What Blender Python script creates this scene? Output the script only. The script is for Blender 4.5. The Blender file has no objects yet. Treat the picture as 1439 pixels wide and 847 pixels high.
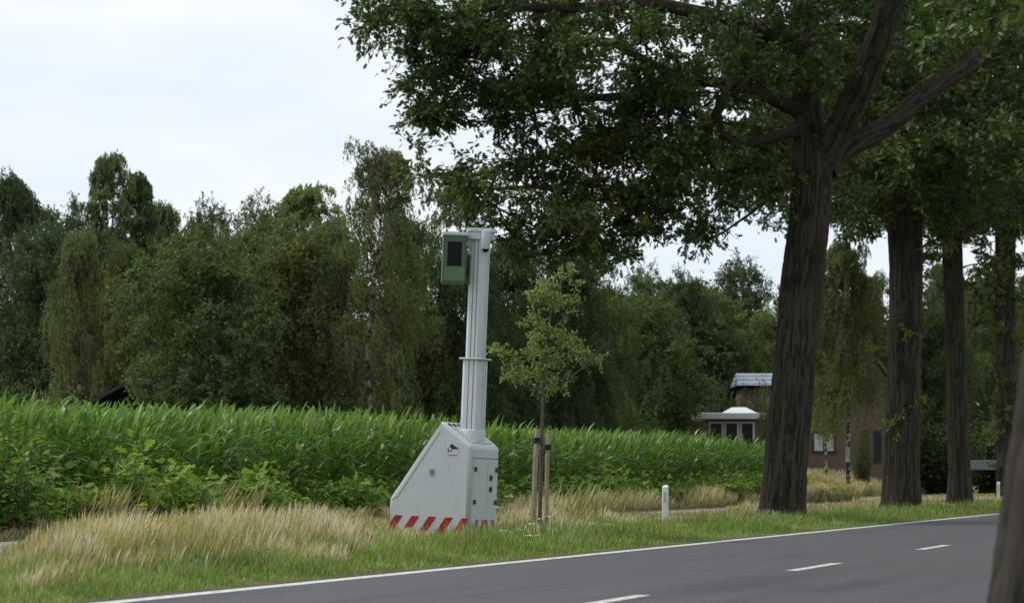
import bpy, bmesh, math, random
import numpy as np
from mathutils import Vector, Matrix
R = math.radians
rng = np.random.default_rng(11)
random.seed(5)
sc = bpy.context.scene
C = sc.collection

# ------------------------------------------------------------------ camera, sky, sun, exposure
F, EYE, CX, HY = 4500.0, 0.9, 720.0, 672.0       # focal length in photo pixels, eye height, principal column, horizon row
cam = bpy.data.cameras.new('camera'); cam_o = bpy.data.objects.new('camera', cam); C.objects.link(cam_o)
cam_o.location = (0, 0, EYE); cam_o.rotation_euler = (R(90), 0, 0)
cam.sensor_width = 36; cam.lens = 36 * F / 1439; cam.shift_y = (HY - 423.5) / 1439
cam.clip_start = 0.1; cam.clip_end = 3000
cam.dof.use_dof = True; cam.dof.focus_distance = 47; cam.dof.aperture_fstop = 4.2
sc.camera = cam_o
sc.view_settings.view_transform = 'Standard'; sc.view_settings.look = 'None'
sc.view_settings.gamma = 1; sc.view_settings.use_curve_mapping = False
sc.view_settings.exposure = 0.0
sc.render.engine = 'CYCLES'
sc.cycles.max_bounces = 6; sc.cycles.diffuse_bounces = 3; sc.cycles.glossy_bounces = 2
sc.cycles.transmission_bounces = 3; sc.cycles.transparent_max_bounces = 6
sc.cycles.caustics_reflective = False; sc.cycles.caustics_refractive = False
sc.cycles.use_denoising = True
SUN_EL, SUN_AZ = 50, 285      # azimuth as compass-like angle the light comes from: 180 = behind the camera, 270 = left
world = bpy.data.worlds.new('World'); sc.world = world; world.use_nodes = True
wn, wl = world.node_tree.nodes, world.node_tree.links
wn.clear()
w_out = wn.new('ShaderNodeOutputWorld'); w_bg = wn.new('ShaderNodeBackground'); w_bg.inputs['Strength'].default_value = 0.1
sky = wn.new('ShaderNodeTexSky'); sky.sky_type = 'NISHITA'; sky.sun_disc = False
sky.sun_elevation = R(SUN_EL); sky.sun_rotation = R(SUN_AZ); sky.dust_density = 2.0
tc = wn.new('ShaderNodeTexCoord'); mp = wn.new('ShaderNodeMapping'); mp.inputs['Scale'].default_value = (2.2, 2.2, 9.0)
nz = wn.new('ShaderNodeTexNoise'); nz.inputs['Scale'].default_value = 3.2; nz.inputs['Detail'].default_value = 4; nz.inputs['Roughness'].default_value = 0.5
rp = wn.new('ShaderNodeValToRGB')
rp.color_ramp.elements[0].position = 0.36; rp.color_ramp.elements[0].color = (0.83, 0.9, 0.97, 1)
rp.color_ramp.elements[1].position = 0.6; rp.color_ramp.elements[1].color = (1, 1, 1, 1)
mix = wn.new('ShaderNodeMix'); mix.data_type = 'RGBA'
mix.inputs['Factor'].default_value = 0.9
hdr = wn.new('ShaderNodeVectorMath'); hdr.operation = 'MULTIPLY'; hdr.inputs[1].default_value = (10.3, 10.6, 10.9)
wl.new(tc.outputs['Generated'], mp.inputs['Vector']); wl.new(mp.outputs[0], nz.inputs['Vector']); wl.new(nz.outputs['Fac'], rp.inputs[0])
wl.new(rp.outputs[0], hdr.inputs[0]); wl.new(hdr.outputs[0], mix.inputs['B']); wl.new(sky.outputs[0], mix.inputs['A']); wl.new(mix.outputs['Result'], w_bg.inputs['Color'])
wl.new(w_bg.outputs[0], w_out.inputs[0])
sun = bpy.data.lights.new('sun', 'SUN'); sun.energy = 1.9; sun.angle = R(10); sun.color = (1, 0.96, 0.9)
sun_o = bpy.data.objects.new('sun', sun); C.objects.link(sun_o)
_s = Vector((math.sin(R(SUN_AZ)) * math.cos(R(SUN_EL)), math.cos(R(SUN_AZ)) * math.cos(R(SUN_EL)), math.sin(R(SUN_EL))))
sun_o.rotation_euler = _s.to_track_quat('Z', 'Y').to_euler(); sun_o.location = (-20, -20, 60)

# ------------------------------------------------------------------ geometry helpers
def P(px, py, Y):                       # survey: photo pixel at distance Y -> world point
    return np.array([(px - CX) * Y / F, Y, EYE - (py - HY) * Y / F])
ND = np.hypot(1178, 4500)
D = np.array([1178 / ND, 4500 / ND]); N2 = np.array([-D[1], D[0]])   # along the road, across it (towards the field)
ROAD_ROT = math.atan2(D[1], D[0])
def UV(u, v, z=0.0):
    return np.array([u * D[0] + v * N2[0], u * D[1] + v * N2[1], z])
def PV(px, v, z=0.0):                   # the point of the line v that stands at photo column px
    Y = v / (D[0] + D[1] * (CX - px) / F)
    return np.array([(px - CX) * Y / F, Y, z])
EDGE = 8.69

class Geo:
    def __init__(s): s.v = []; s.f = []; s.r = []; s.n = 0
    def add(s, V, Fs, rnd=None, mat=0, smooth=False):
        V = np.asarray(V, float).reshape(-1, 3); Fs = np.asarray(Fs, int)
        s.v.append(V); s.f.append((Fs + s.n, mat, smooth))
        s.r.append(np.full(len(V), 0.5) if rnd is None else np.broadcast_to(rnd, (len(V),)).astype(float))
        s.n += len(V); return s
    def mesh(s, name, mats):
        V = np.concatenate(s.v); Rn = np.concatenate(s.r)
        me = bpy.data.meshes.new(name)
        loops = np.concatenate([f.ravel() for f, _, _ in s.f])
        tot = np.concatenate([np.full(len(f), f.shape[1]) for f, _, _ in s.f])
        start = np.concatenate([[0], np.cumsum(tot)[:-1]])
        me.vertices.add(len(V)); me.vertices.foreach_set('co', V.ravel())
        me.loops.add(len(loops)); me.loops.foreach_set('vertex_index', loops)
        me.polygons.add(len(tot)); me.polygons.foreach_set('loop_start', start)
        me.polygons.foreach_set('material_index', np.concatenate([np.full(len(f), m) for f, m, _ in s.f]))
        me.polygons.foreach_set('use_smooth', np.concatenate([np.full(len(f), sm) for f, _, sm in s.f]))
        a = me.attributes.new('rnd', 'FLOAT', 'POINT'); a.data.foreach_set('value', Rn)
        me.update(calc_edges=True); me.validate()
        for m in (mats if isinstance(mats, (list, tuple)) else [mats]): me.materials.append(m)
        return me
def link(name, me, parent=None):
    o = bpy.data.objects.new(name, me); C.objects.link(o)
    if parent is not None: o.parent = parent
    return o
def build(name, geo, mats, parent=None): return link(name, geo.mesh(name, mats), parent)
def tag(o, label=None, cat=None, group=None, kind=None):
    if label: o['label'] = label
    if cat: o['category'] = cat
    if group: o['group'] = group
    if kind: o['kind'] = kind
    return o
def empty(name, loc, rz=0, label=None, cat=None, group=None):
    o = bpy.data.objects.new(name, None); C.objects.link(o); o.location = tuple(loc); o.rotation_euler = (0, 0, rz)
    o.empty_display_size = 0.3
    return tag(o, label, cat, group)
def kids(o): return [c for c in bpy.data.objects if c.parent == o]
def copy_tree(o, parent=None):
    c = o.copy(); C.objects.link(c)
    if parent is not None: c.parent = parent
    for k in kids(o): copy_tree(k, c)
    return c

def box(g, x0, x1, y0, y1, z0, z1, mat=0, M=None):
    V = np.array([[x, y, z] for x in (x0, x1) for y in (y0, y1) for z in (z0, z1)], float)
    if M is not None: V = V @ np.array(M)[:3, :3].T + np.array(M)[:3, 3]
    g.add(V, [[0, 1, 3, 2], [4, 6, 7, 5], [0, 4, 5, 1], [2, 3, 7, 6], [0, 2, 6, 4], [1, 5, 7, 3]], mat=mat)
def bevel_box(x0, x1, y0, y1, z0, z1, b=0.01, seg=2):
    return bevel_prism([(x0, z0), (x1, z0), (x1, z1), (x0, z1)], y0, y1, b, seg)
def bevel_prism(poly, y0, y1, b=0.01, seg=2, skip=None):
    """poly in the xz plane, extruded along y, its edges rounded"""
    bm = bmesh.new()
    a = [bm.verts.new((x, y0, z)) for x, z in poly]; c = [bm.verts.new((x, y1, z)) for x, z in poly]
    bm.faces.new(a); bm.faces.new(c[::-1]); n = len(poly)
    for i in range(n): bm.faces.new((a[i], c[i], c[(i + 1) % n], a[(i + 1) % n]))
    bmesh.ops.recalc_face_normals(bm, faces=bm.faces)
    ed = [e for e in bm.edges if not (skip and skip(e))]
    if b > 0: bmesh.ops.bevel(bm, geom=ed, offset=b, segments=seg, profile=0.5, affect='EDGES')
    return bm
def bm_obj(name, bm, mats, parent=None, smooth=False):
    me = bpy.data.meshes.new(name); bm.to_mesh(me); bm.free()
    for m in (mats if isinstance(mats, (list, tuple)) else [mats]): me.materials.append(m)
    if smooth:
        for p in me.polygons: p.use_smooth = True
    return link(name, me, parent)
def tube(g, pts, rad, n=10, rnd=None, mat=0, cap=True, smooth=True):
    pts = np.asarray(pts, float); K = len(pts); rad = np.broadcast_to(np.asarray(rad, float), (K,))
    d = np.gradient(pts, axis=0); d /= np.linalg.norm(d, axis=1)[:, None] + 1e-9
    ref = np.array([1.0, 0.13, 0.07]) if abs(d[:, 0]).mean() < 0.75 else np.array([0.1, 1.0, 0.05])
    a = np.cross(d, ref); a /= np.linalg.norm(a, axis=1)[:, None]; b = np.cross(d, a)
    th = np.arange(n) * 2 * np.pi / n
    V = pts[:, None] + rad[:, None, None] * (a[:, None] * np.cos(th)[None, :, None] + b[:, None] * np.sin(th)[None, :, None])
    i, j = np.meshgrid(np.arange(K - 1), np.arange(n), indexing='ij'); j2 = (j + 1) % n
    Q = np.stack([i * n + j, i * n + j2, (i + 1) * n + j2, (i + 1) * n + j], -1).reshape(-1, 4)
    g.add(V.reshape(-1, 3), Q, rnd=rnd, mat=mat, smooth=smooth)
    if cap:
        g.add(V[-1], [list(range(n))], rnd=rnd, mat=mat); g.add(V[0], [list(range(n))[::-1]], rnd=rnd, mat=mat)
def unit(a): return a / (np.linalg.norm(a, axis=-1, keepdims=True) + 1e-9)
LEAF_SIMPLE = np.array([(0, 0, 0), (.3, .22, .03), (.7, .19, .02), (1, 0, -.08), (.7, -.19, .02), (.3, -.22, .03)])
LEAF_FAR = np.array([(0, 0, 0), (.45, .3, .05), (1, 0, -.06), (.5, -.3, .05)])
_h = [(0.12, .05), (.24, .26), (.36, .11), (.5, .36), (.6, .12), (.78, .28), (.84, .09)]
LEAF_OAK = np.array([(0, 0, 0)] + [(x, y * .9, .3 * y) for x, y in _h] + [(1, 0, -.1)] + [(x, -y * .9, .3 * y) for x, y in _h[::-1]])
LEAF_ROUND = np.array([(0, 0, 0), (.2, .3, .02), (.55, .4, .04), (.85, .24, 0), (1, 0, -.05), (.85, -.24, 0), (.55, -.4, .04), (.2, -.3, .02)])
def leaves(g, pos, d, nrm, size, T, rnd, mat=0):
    d = unit(d); s = unit(np.cross(d, nrm)); n = np.cross(s, d)
    size = np.asarray(size)[:, None, None]
    V = pos[:, None] + size * (T[None, :, 0:1] * d[:, None] + T[None, :, 1:2] * s[:, None] + T[None, :, 2:3] * n[:, None])
    K = len(T); Fs = np.arange(len(pos) * K).reshape(-1, K)
    g.add(V.reshape(-1, 3), Fs, rnd=np.repeat(rnd, K), mat=mat)
def ribbons(g, root, az, L, W, th0, bend, prof, rnd, seg=4, twist=0.0, mat=0, flex=1.0, side_az=None):
    """curved ribbons: root (N,3), heading az, length, width, start angle from vertical, total bend, width profile"""
    N = len(root); t = np.linspace(0, 1, seg + 1)
    th = th0[:, None] + bend[:, None] * (t[None, :-1] + .5 / seg) ** flex
    st = (L / seg)[:, None]
    h = np.concatenate([np.zeros((N, 1)), np.cumsum(np.sin(th) * st, 1)], 1)
    z = np.concatenate([np.zeros((N, 1)), np.cumsum(np.cos(th) * st, 1)], 1)
    cx, cy = np.cos(az)[:, None], np.sin(az)[:, None]
    c = np.stack([root[:, 0:1] + h * cx, root[:, 1:2] + h * cy, root[:, 2:3] + z], -1)
    sa = (az + np.pi / 2 if side_az is None else side_az)[:, None] + np.asarray(twist).reshape(-1, 1) * t[None]
    w = (W[:, None] * np.interp(t, np.linspace(0, 1, len(prof)), prof)[None]) * .5
    s = np.stack([np.cos(sa) * w, np.sin(sa) * w, 0.25 * w * np.sin(sa * 3)], -1)
    V = np.stack([c - s, c + s], 2).reshape(-1, 3)
    b = (np.arange(N) * 2 * (seg + 1))[:, None] + 2 * np.arange(seg)[None]
    Q = np.stack([b, b + 1, b + 3, b + 2], -1).reshape(-1, 4)
    g.add(V, Q, rnd=np.repeat(rnd, 2 * (seg + 1)), mat=mat, smooth=True)

# ------------------------------------------------------------------ materials
def nodes(name):
    m = bpy.data.materials.new(name); m.use_nodes = True; nt = m.node_tree; nt.nodes.clear()
    out = nt.nodes.new('ShaderNodeOutputMaterial'); return m, nt, out
def ramp(nt, fac, stops):
    r = nt.nodes.new('ShaderNodeValToRGB'); e = r.color_ramp.elements
    while len(e) < len(stops): e.new(0.5)
    for q, (p, c) in zip(e, stops): q.position = p; q.color = (*c, 1)
    nt.links.new(fac, r.inputs[0]); return r.outputs[0]
def noise(nt, scale, detail=4, vec='Object', stretch=None, rough=0.55):
    t = nt.nodes.new('ShaderNodeTexCoord'); n = nt.nodes.new('ShaderNodeTexNoise')
    n.inputs['Scale'].default_value = scale; n.inputs['Detail'].default_value = detail; n.inputs['Roughness'].default_value = rough
    src = t.outputs[vec]
    if stretch:
        mpn = nt.nodes.new('ShaderNodeMapping'); mpn.inputs['Scale'].default_value = stretch
        nt.links.new(src, mpn.inputs[0]); src = mpn.outputs[0]
    nt.links.new(src, n.inputs['Vector']); return n.outputs['Fac']
def leaf_mat(name, stops, trans=0.3, rough=0.5, spec=0.35, objcol=False, veins=False):
    m, nt, out = nodes(name); L = nt.links
    at = nt.nodes.new('ShaderNodeAttribute'); at.attribute_name = 'rnd'
    col = ramp(nt, at.outputs['Fac'], stops)
    if objcol:
        oi = nt.nodes.new('ShaderNodeObjectInfo'); mx = nt.nodes.new('ShaderNodeMix'); mx.data_type = 'RGBA'; mx.blend_type = 'MULTIPLY'
        mx.inputs['Factor'].default_value = 1; L.new(col, mx.inputs['A']); L.new(oi.outputs['Color'], mx.inputs['B']); col = mx.outputs['Result']
    p = nt.nodes.new('ShaderNodeBsdfPrincipled'); p.inputs['Roughness'].default_value = rough; p.inputs['Specular IOR Level'].default_value = spec
    tr = nt.nodes.new('ShaderNodeBsdfTranslucent'); ms = nt.nodes.new('ShaderNodeMixShader'); ms.inputs[0].default_value = trans
    gm = nt.nodes.new('ShaderNodeMix'); gm.data_type = 'RGBA'; gm.blend_type = 'MULTIPLY'; gm.inputs['Factor'].default_value = 1
    gm.inputs['B'].default_value = (1.25, 1.5, 0.6, 1); L.new(col, gm.inputs['A'])
    L.new(col, p.inputs['Base Color']); L.new(gm.outputs['Result'], tr.inputs['Color'])
    L.new(p.outputs[0], ms.inputs[1]); L.new(tr.outputs[0], ms.inputs[2]); L.new(ms.outputs[0], out.inputs[0]); return m
def surf(name, base, rough=0.6, metal=0, spec=0.5, var=None, bump=None, stops=None, scale=5, vec='Object', stretch=None, coat=0):
    """var: amount of mottling; bump: (scale, strength, distance, stretch)"""
    m, nt, out = nodes(name); p = nt.nodes.new('ShaderNodeBsdfPrincipled'); L = nt.links; L.new(p.outputs[0], out.inputs[0])
    p.inputs['Roughness'].default_value = rough; p.inputs['Metallic'].default_value = metal; p.inputs['Specular IOR Level'].default_value = spec
    p.inputs['Coat Weight'].default_value = coat
    if stops is None and var: stops = [(.3, tuple(c * (1 - var) for c in base)), (.7, tuple(min(1, c * (1 + var)) for c in base))]
    if stops: L.new(ramp(nt, noise(nt, scale, 5, vec, stretch), stops), p.inputs['Base Color'])
    else: p.inputs['Base Color'].default_value = (*base, 1)
    if bump:
        b = nt.nodes.new('ShaderNodeBump'); b.inputs['Strength'].default_value = bump[1]; b.inputs['Distance'].default_value = bump[2]
        L.new(noise(nt, bump[0], 6, vec, bump[3] if len(bump) > 3 else None), b.inputs['Height']); L.new(b.outputs[0], p.inputs['Normal'])
    return m
M = {}
M['oak_leaf'] = leaf_mat('oak_leaf', [(0, (.035, .055, .013)), (.5, (.07, .105, .022)), (.88, (.135, .18, .04)), (1, (.24, .27, .06))], .3, .42, .45)
M['young_leaf'] = leaf_mat('young_leaf', [(0, (.11, .15, .04)), (.6, (.2, .26, .075)), (1, (.33, .37, .14))], .32, .45, .4)
M['shoot_leaf'] = leaf_mat('shoot_leaf', [(0, (.06, .1, .02)), (1, (.2, .24, .04))], .35, .5, .3)
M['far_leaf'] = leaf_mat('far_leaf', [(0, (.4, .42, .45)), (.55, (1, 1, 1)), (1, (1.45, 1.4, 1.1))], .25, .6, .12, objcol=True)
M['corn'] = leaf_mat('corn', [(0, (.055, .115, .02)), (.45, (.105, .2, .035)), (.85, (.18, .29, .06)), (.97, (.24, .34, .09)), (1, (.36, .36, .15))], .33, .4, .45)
M['weed'] = leaf_mat('weed', [(0, (.07, .13, .025)), (.5, (.15, .25, .045)), (.85, (.26, .36, .065)), (.96, (.38, .41, .09)), (1, (.38, .22, .09))], .3, .5, .3)
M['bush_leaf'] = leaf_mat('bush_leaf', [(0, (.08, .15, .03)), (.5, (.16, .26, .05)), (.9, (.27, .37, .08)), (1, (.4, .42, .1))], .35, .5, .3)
M['grass'] = leaf_mat('grass', [(0, (.1, .15, .03)), (.5, (.21, .29, .07)), (.8, (.31, .36, .12)), (1, (.5, .43, .26))], .3, .5, .25)
M['straw'] = leaf_mat('straw', [(0, (.12, .17, .05)), (.25, (.22, .23, .09)), (.5, (.38, .32, .18)), (.75, (.5, .41, .27)), (1, (.62, .53, .39))], .25, .6, .2)
M['petal_white'] = leaf_mat('petal_white', [(0, (.7, .7, .62)), (1, (.85, .85, .8))], .2, .6, .2)
M['petal_yellow'] = leaf_mat('petal_yellow', [(0, (.6, .42, .02)), (1, (.8, .6, .04))], .15, .6, .2)
M['bark'] = None
def bark_mat():                         # weathered ridges, dark fissures, some green algae
    m, nt, out = nodes('bark'); L = nt.links; p = nt.nodes.new('ShaderNodeBsdfPrincipled'); p.inputs['Roughness'].default_value = .92; p.inputs['Specular IOR Level'].default_value = .15
    at = nt.nodes.new('ShaderNodeAttribute'); at.attribute_name = 'rnd'; nz_ = noise(nt, 5, 6, 'Object', (5, 5, .8)); al = noise(nt, .8, 4, 'Object', (1, 1, .6))
    ma = nt.nodes.new('ShaderNodeMath'); ma.operation = 'MULTIPLY_ADD'; ma.inputs[1].default_value = .8; L.new(at.outputs['Fac'], ma.inputs[0]); L.new(nz_, ma.inputs[2])
    c = ramp(nt, ma.outputs[0], [(.38, (.012, .0095, .007)), (.7, (.028, .0235, .018)), (1.0, (.066, .058, .047))])
    mx = nt.nodes.new('ShaderNodeMix'); mx.data_type = 'RGBA'; L.new(ramp(nt, al, [(.52, (0, 0, 0)), (.7, (.55, .55, .55))]), mx.inputs['Factor']); L.new(c, mx.inputs['A']); mx.inputs['B'].default_value = (.032, .038, .02, 1)
    L.new(mx.outputs['Result'], p.inputs['Base Color']); b = nt.nodes.new('ShaderNodeBump'); b.inputs['Distance'].default_value = .03; L.new(noise(nt, 10, 6, 'Object', (4, 4, .8)), b.inputs['Height']); L.new(b.outputs[0], p.inputs['Normal']); L.new(p.outputs[0], out.inputs[0]); return m
M['bark'] = bark_mat()
M['bark_far'] = surf('bark_far', (.07, .06, .05), .9, spec=.2, var=.35, scale=4)
M['birch_bark'] = surf('birch_bark', (.5, .48, .44), .8, spec=.2, stops=[(.46, (.04, .035, .03)), (.54, (.34, .33, .3)), (.8, (.55, .54, .5))], scale=1.6, stretch=(1, 1, 2.5))
M['twig'] = surf('twig', (.12, .1, .075), .85, spec=.2, var=.3, scale=20)
M['paint'] = surf('paint', (.70, .75, .76), .42, spec=.4, stops=[(.2, (.52, .57, .585)), (.6, (.57, .62, .635))], scale=1.7, bump=(60, .03, .002))
M['paint_mast'] = surf('paint_mast', (.72, .76, .78), .38, spec=.45, stops=[(.2, (.56, .60, .62)), (.6, (.61, .655, .675))], scale=2.5, stretch=(3, 3, .6))
M['seam'] = surf('seam', (.09, .1, .1), .8, spec=.1)
M['red'] = surf('red', (.42, .02, .02), .4, stops=[(.3, (.3, .014, .018)), (.7, (.45, .022, .024))], scale=9)
M['black'] = surf('black', (.02, .02, .022), .5)
M['glass_dark'] = surf('glass_dark', (.008, .008, .01), .3, spec=.15)
M['green_case'] = surf('green_case', (.07, .125, .068), .5, var=.07, scale=3)
M['green_case_light'] = surf('green_case_light', (.1, .17, .095), .5, var=.05, scale=3)
M['steel'] = surf('steel', (.5, .5, .49), .35, metal=.7, var=.1, scale=6)
M['sticker_grey'] = surf('sticker_grey', (.5, .53, .54), .5, var=.05, scale=30)
M['sticker_line'] = surf('sticker_line', (.16, .17, .18), .5)
M['wood'] = surf('wood', (.34, .27, .2), .85, spec=.2, stops=[(.25, (.2, .155, .11)), (.5, (.33, .265, .2)), (.8, (.44, .37, .3))], scale=5, stretch=(6, 6, .8), bump=(20, .6, .01, (4, 4, .5)))
M['rubber'] = surf('rubber', (.015, .015, .016), .6)
M['plastic'] = surf('plastic', (.78, .79, .8), .45, stops=[(.3, (.66, .66, .63)), (.55, (.79, .8, .81))], scale=4, stretch=(1, 1, .8))
M['reflector'] = surf('reflector', (.42, .44, .46), .3)
M['trim'] = surf('trim', (.72, .74, .76), .5, var=.05, scale=1)
M['slate'] = surf('slate', (.2, .23, .28), .5, var=.15, scale=3)
M['tarred'] = surf('tarred', (.02, .022, .03), .7, var=.2, scale=2)
M['galv'] = surf('galv', (.22, .25, .28), .5, metal=.2, var=.1, scale=2)
M['pane'] = surf('pane', (.02, .025, .03), .25, spec=.3)
M['curtain'] = surf('curtain', (.6, .62, .6), .7, var=.08, scale=2)
# brick
def brick_mat():
    m, nt, out = nodes('brick'); L = nt.links
    p = nt.nodes.new('ShaderNodeBsdfPrincipled'); p.inputs['Roughness'].default_value = .9; p.inputs['Specular IOR Level'].default_value = .15
    t = nt.nodes.new('ShaderNodeTexCoord'); mpn = nt.nodes.new('ShaderNodeMapping'); mpn.inputs['Rotation'].default_value = (R(90), 0, 0)
    b = nt.nodes.new('ShaderNodeTexBrick'); b.inputs['Scale'].default_value = 4.4; b.inputs['Mortar Size'].default_value = .015
    b.inputs['Color1'].default_value = (.13, .085, .07, 1); b.inputs['Color2'].default_value = (.19, .12, .1, 1); b.inputs['Mortar'].default_value = (.3, .27, .24, 1)
    L.new(t.outputs['Object'], mpn.inputs[0]); L.new(mpn.outputs[0], b.inputs['Vector']); L.new(b.outputs[0], p.inputs['Base Color']); L.new(p.outputs[0], out.inputs[0]); return m
M['brick'] = brick_mat()
def tile_mat(name, c0, c1, per=3.2):
    m, nt, out = nodes(name); L = nt.links
    p = nt.nodes.new('ShaderNodeBsdfPrincipled'); p.inputs['Roughness'].default_value = .55
    t = nt.nodes.new('ShaderNodeTexCoord'); w = nt.nodes.new('ShaderNodeTexWave'); w.bands_direction = 'Z'; w.inputs['Scale'].default_value = per; w.inputs['Distortion'].default_value = .3
    L.new(t.outputs['Object'], w.inputs[0]); L.new(ramp(nt, w.outputs['Fac'], [(.1, c0), (.45, c1)]), p.inputs['Base Color']); L.new(p.outputs[0], out.inputs[0]); return m
M['roof_blue'] = tile_mat('roof_blue', (.1, .12, .17), (.3, .34, .42), 1.6)
M['roof_brown'] = tile_mat('roof_brown', (.07, .05, .045), (.16, .12, .11), 1.6)
# asphalt with lighter and darker bands along the lanes and fine stones
def asphalt():
    m, nt, out = nodes('asphalt'); L = nt.links
    p = nt.nodes.new('ShaderNodeBsdfPrincipled'); p.inputs['Roughness'].default_value = .78; p.inputs['Specular IOR Level'].default_value = .35
    a = noise(nt, 1.0, 5, 'Object', (.06, 1.5, 1)); b = noise(nt, 45, 3, 'Object'); c = noise(nt, .35, 3, 'Object', (.3, 1, 1))
    mx = nt.nodes.new('ShaderNodeMath'); mx.operation = 'MULTIPLY_ADD'; mx.inputs[1].default_value = .45; L.new(b, mx.inputs[0]); L.new(a, mx.inputs[2])
    m2 = nt.nodes.new('ShaderNodeMath'); m2.operation = 'MULTIPLY_ADD'; m2.inputs[1].default_value = .5; L.new(c, m2.inputs[0]); L.new(mx.outputs[0], m2.inputs[2])
    L.new(ramp(nt, m2.outputs[0], [(.62, (.036, .037, .04)), (.95, (.078, .079, .083))]), p.inputs['Base Color'])
    bp = nt.nodes.new('ShaderNodeBump'); bp.inputs['Strength'].default_value = .25; bp.inputs['Distance'].default_value = .01; L.new(b, bp.inputs['Height']); L.new(bp.outputs[0], p.inputs['Normal'])
    L.new(p.outputs[0], out.inputs[0]); return m
M['asphalt'] = asphalt()
M['marking'] = surf('marking', (.7, .7, .68), .6, stops=[(.38, (.3, .3, .3)), (.5, (.66, .66, .64)), (.8, (.76, .76, .74))], scale=14)
M['path'] = surf('path', (.3, .28, .25), .85, stops=[(.3, (.24, .225, .2)), (.7, (.36, .34, .3))], scale=3)
M['soil'] = surf('soil', (.09, .07, .045), .95, spec=.1, stops=[(.3, (.07, .075, .03)), (.55, (.12, .11, .05)), (.75, (.2, .17, .09))], scale=.8)
M['meadow_base'] = surf('meadow_base', (.1, .1, .04), .95, spec=.1, stops=[(.3, (.07, .09, .03)), (.6, (.12, .13, .05))], scale=.15)

# ------------------------------------------------------------------ the setting
def sheet(name, mat, u0, u1, v0, v1, z, nu=1):
    g = Geo(); us = np.linspace(u0, u1, nu + 1)
    V = np.array([[u, v, 0] for u in us for v in (v0, v1)]); i = np.arange(nu) * 2
    g.add(V, np.stack([i, i + 2, i + 3, i + 1], 1)); o = build(name, g, mat)
    o.rotation_euler = (0, 0, ROAD_ROT); o.location = (0, 0, z); return tag(o, kind='structure')
sheet('ground', M['meadow_base'], -900, 2200, -1200, 1200, -0.012)
sheet('road', M['asphalt'], -60, 900, EDGE - 6.95, EDGE + .17, 0)
g = Geo()
for v in (EDGE, EDGE - 6.84): g.add([[-60, v - .1, 0], [900, v - .1, 0], [900, v + .1, 0], [-60, v + .1, 0]], [[0, 1, 2, 3]])
o = build('road_edge_line', g, M['marking']); o.rotation_euler = (0, 0, ROAD_ROT); o.location = (0, 0, .004); tag(o, kind='structure')
VC = EDGE - 3.42
# dashes: right ends seen at photo columns 905, 1177, 1332 -> period along the road
u905 = PV(905, VC); u1177 = PV(1177, VC); u1332 = PV(1332, VC)
ua, ub, uc = [float(np.dot(p[:2], D)) for p in (u905, u1177, u1332)]
per = (uc - ua) / 2; g = Geo()
for k in range(-6, 40):
    e = ua + k * per
    g.add([[e - .3 * per, VC - .065, 0], [e, VC - .065, 0], [e, VC + .065, 0], [e - .3 * per, VC + .065, 0]], [[0, 1, 2, 3]])
o = build('road_centre_line', g, M['marking']); o.rotation_euler = (0, 0, ROAD_ROT); o.location = (0, 0, .004); tag(o, kind='structure')
sheet('verge', M['soil'], -60, 900, EDGE + .17, 15.6, 0.003)
sheet('cycle_path', M['path'], -60, 900, 15.6, 17.6, 0.05)
sheet('field_margin', M['soil'], -60, 900, 17.6, 19.0, 0.01)
g = Geo(); box(g, -60, 900, 15.5, 15.6, -.02, .07); box(g, -60, 900, 17.6, 17.7, -.02, .07); o = build('path_kerb', g, M['path']); o.rotation_euler = (0, 0, ROAD_ROT); tag(o, kind='structure')
sheet('field_soil', M['soil'], -60, 100, 19.0, 70, 0.015)

# ------------------------------------------------------------------ grass (uncountable)
def uv_pts(n, Y0, Y1, v0, v1, power=1.6):
    """points in the strip v0..v1, thinning out with distance"""
    a = rng.random(n); k = 1 - power
    u = (Y0 ** k + a * (Y1 ** k - Y0 ** k)) ** (1 / k)
    v = v0 + rng.random(n) * (v1 - v0)
    return u, v
def patch(u, v, s, seed=0):             # smooth patchiness 0..1
    r = np.random.default_rng(seed); out = np.zeros_like(u)
    for k in range(6):
        a = r.random() * 6.28; f = s * (0.6 + k * .5); out += np.sin(f * (u * np.cos(a) + v * np.sin(a)) + r.random() * 6.28)
    return np.clip(.5 + out / 6, 0, 1)
def to_xy(u, v, z=0.0): return np.stack([u * D[0] + v * N2[0], u * D[1] + v * N2[1], np.full_like(u, z)], -1)
BLADE = [1, .9, .65, .1]
STEM = [.35, .35, .3, .3, 1.6, 2.2, 1.2, .1]
def vline(u, v):                         # where the dry grass begins, closer to the road left of the trailer
    return np.interp(CX + F * (u * D[0] + v * N2[0]) / (u * D[1] + v * N2[1]), [0, 480, 600, 700, 800, 1100, 1439], [9.9, 10.0, 10.9, 11.6, 11.4, 11.2, 11.0])
g = Geo()                                # short green grass beside the road
u, v = uv_pts(210000, 16, 140, EDGE + .1, 13.4, 1.7)
keep = rng.random(len(u)) < np.clip((vline(u, v) + .8 - v) / 1.2 + 1.2 * (patch(u, v, 1.3, 3) - .5), 0.12, 1) * np.clip((v - EDGE - .1) / .5 + .9 * (patch(u, v, 5, 9) - .5), .04, 1)
u, v = u[keep], v[keep]; n = len(u); dist = u
Lg = (.04 + .15 * rng.random(n) ** 1.4) * (.35 + 1.3 * patch(u, v, 2.6, 4)) * np.clip((v - EDGE) / .9, .35, 1.4)
ribbons(g, to_xy(u, v, .015), rng.random(n) * 6.28, Lg, .006 + .00013 * dist, .1 + .5 * rng.random(n), .9 * rng.random(n), BLADE,
        np.clip(rng.random(n) ** .8 * .72 + .5 * (patch(u, v, .9, 6) - .45) + .3 * (patch(u, v, 3.7, 16) - .5), 0, 1), seg=3)
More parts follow.
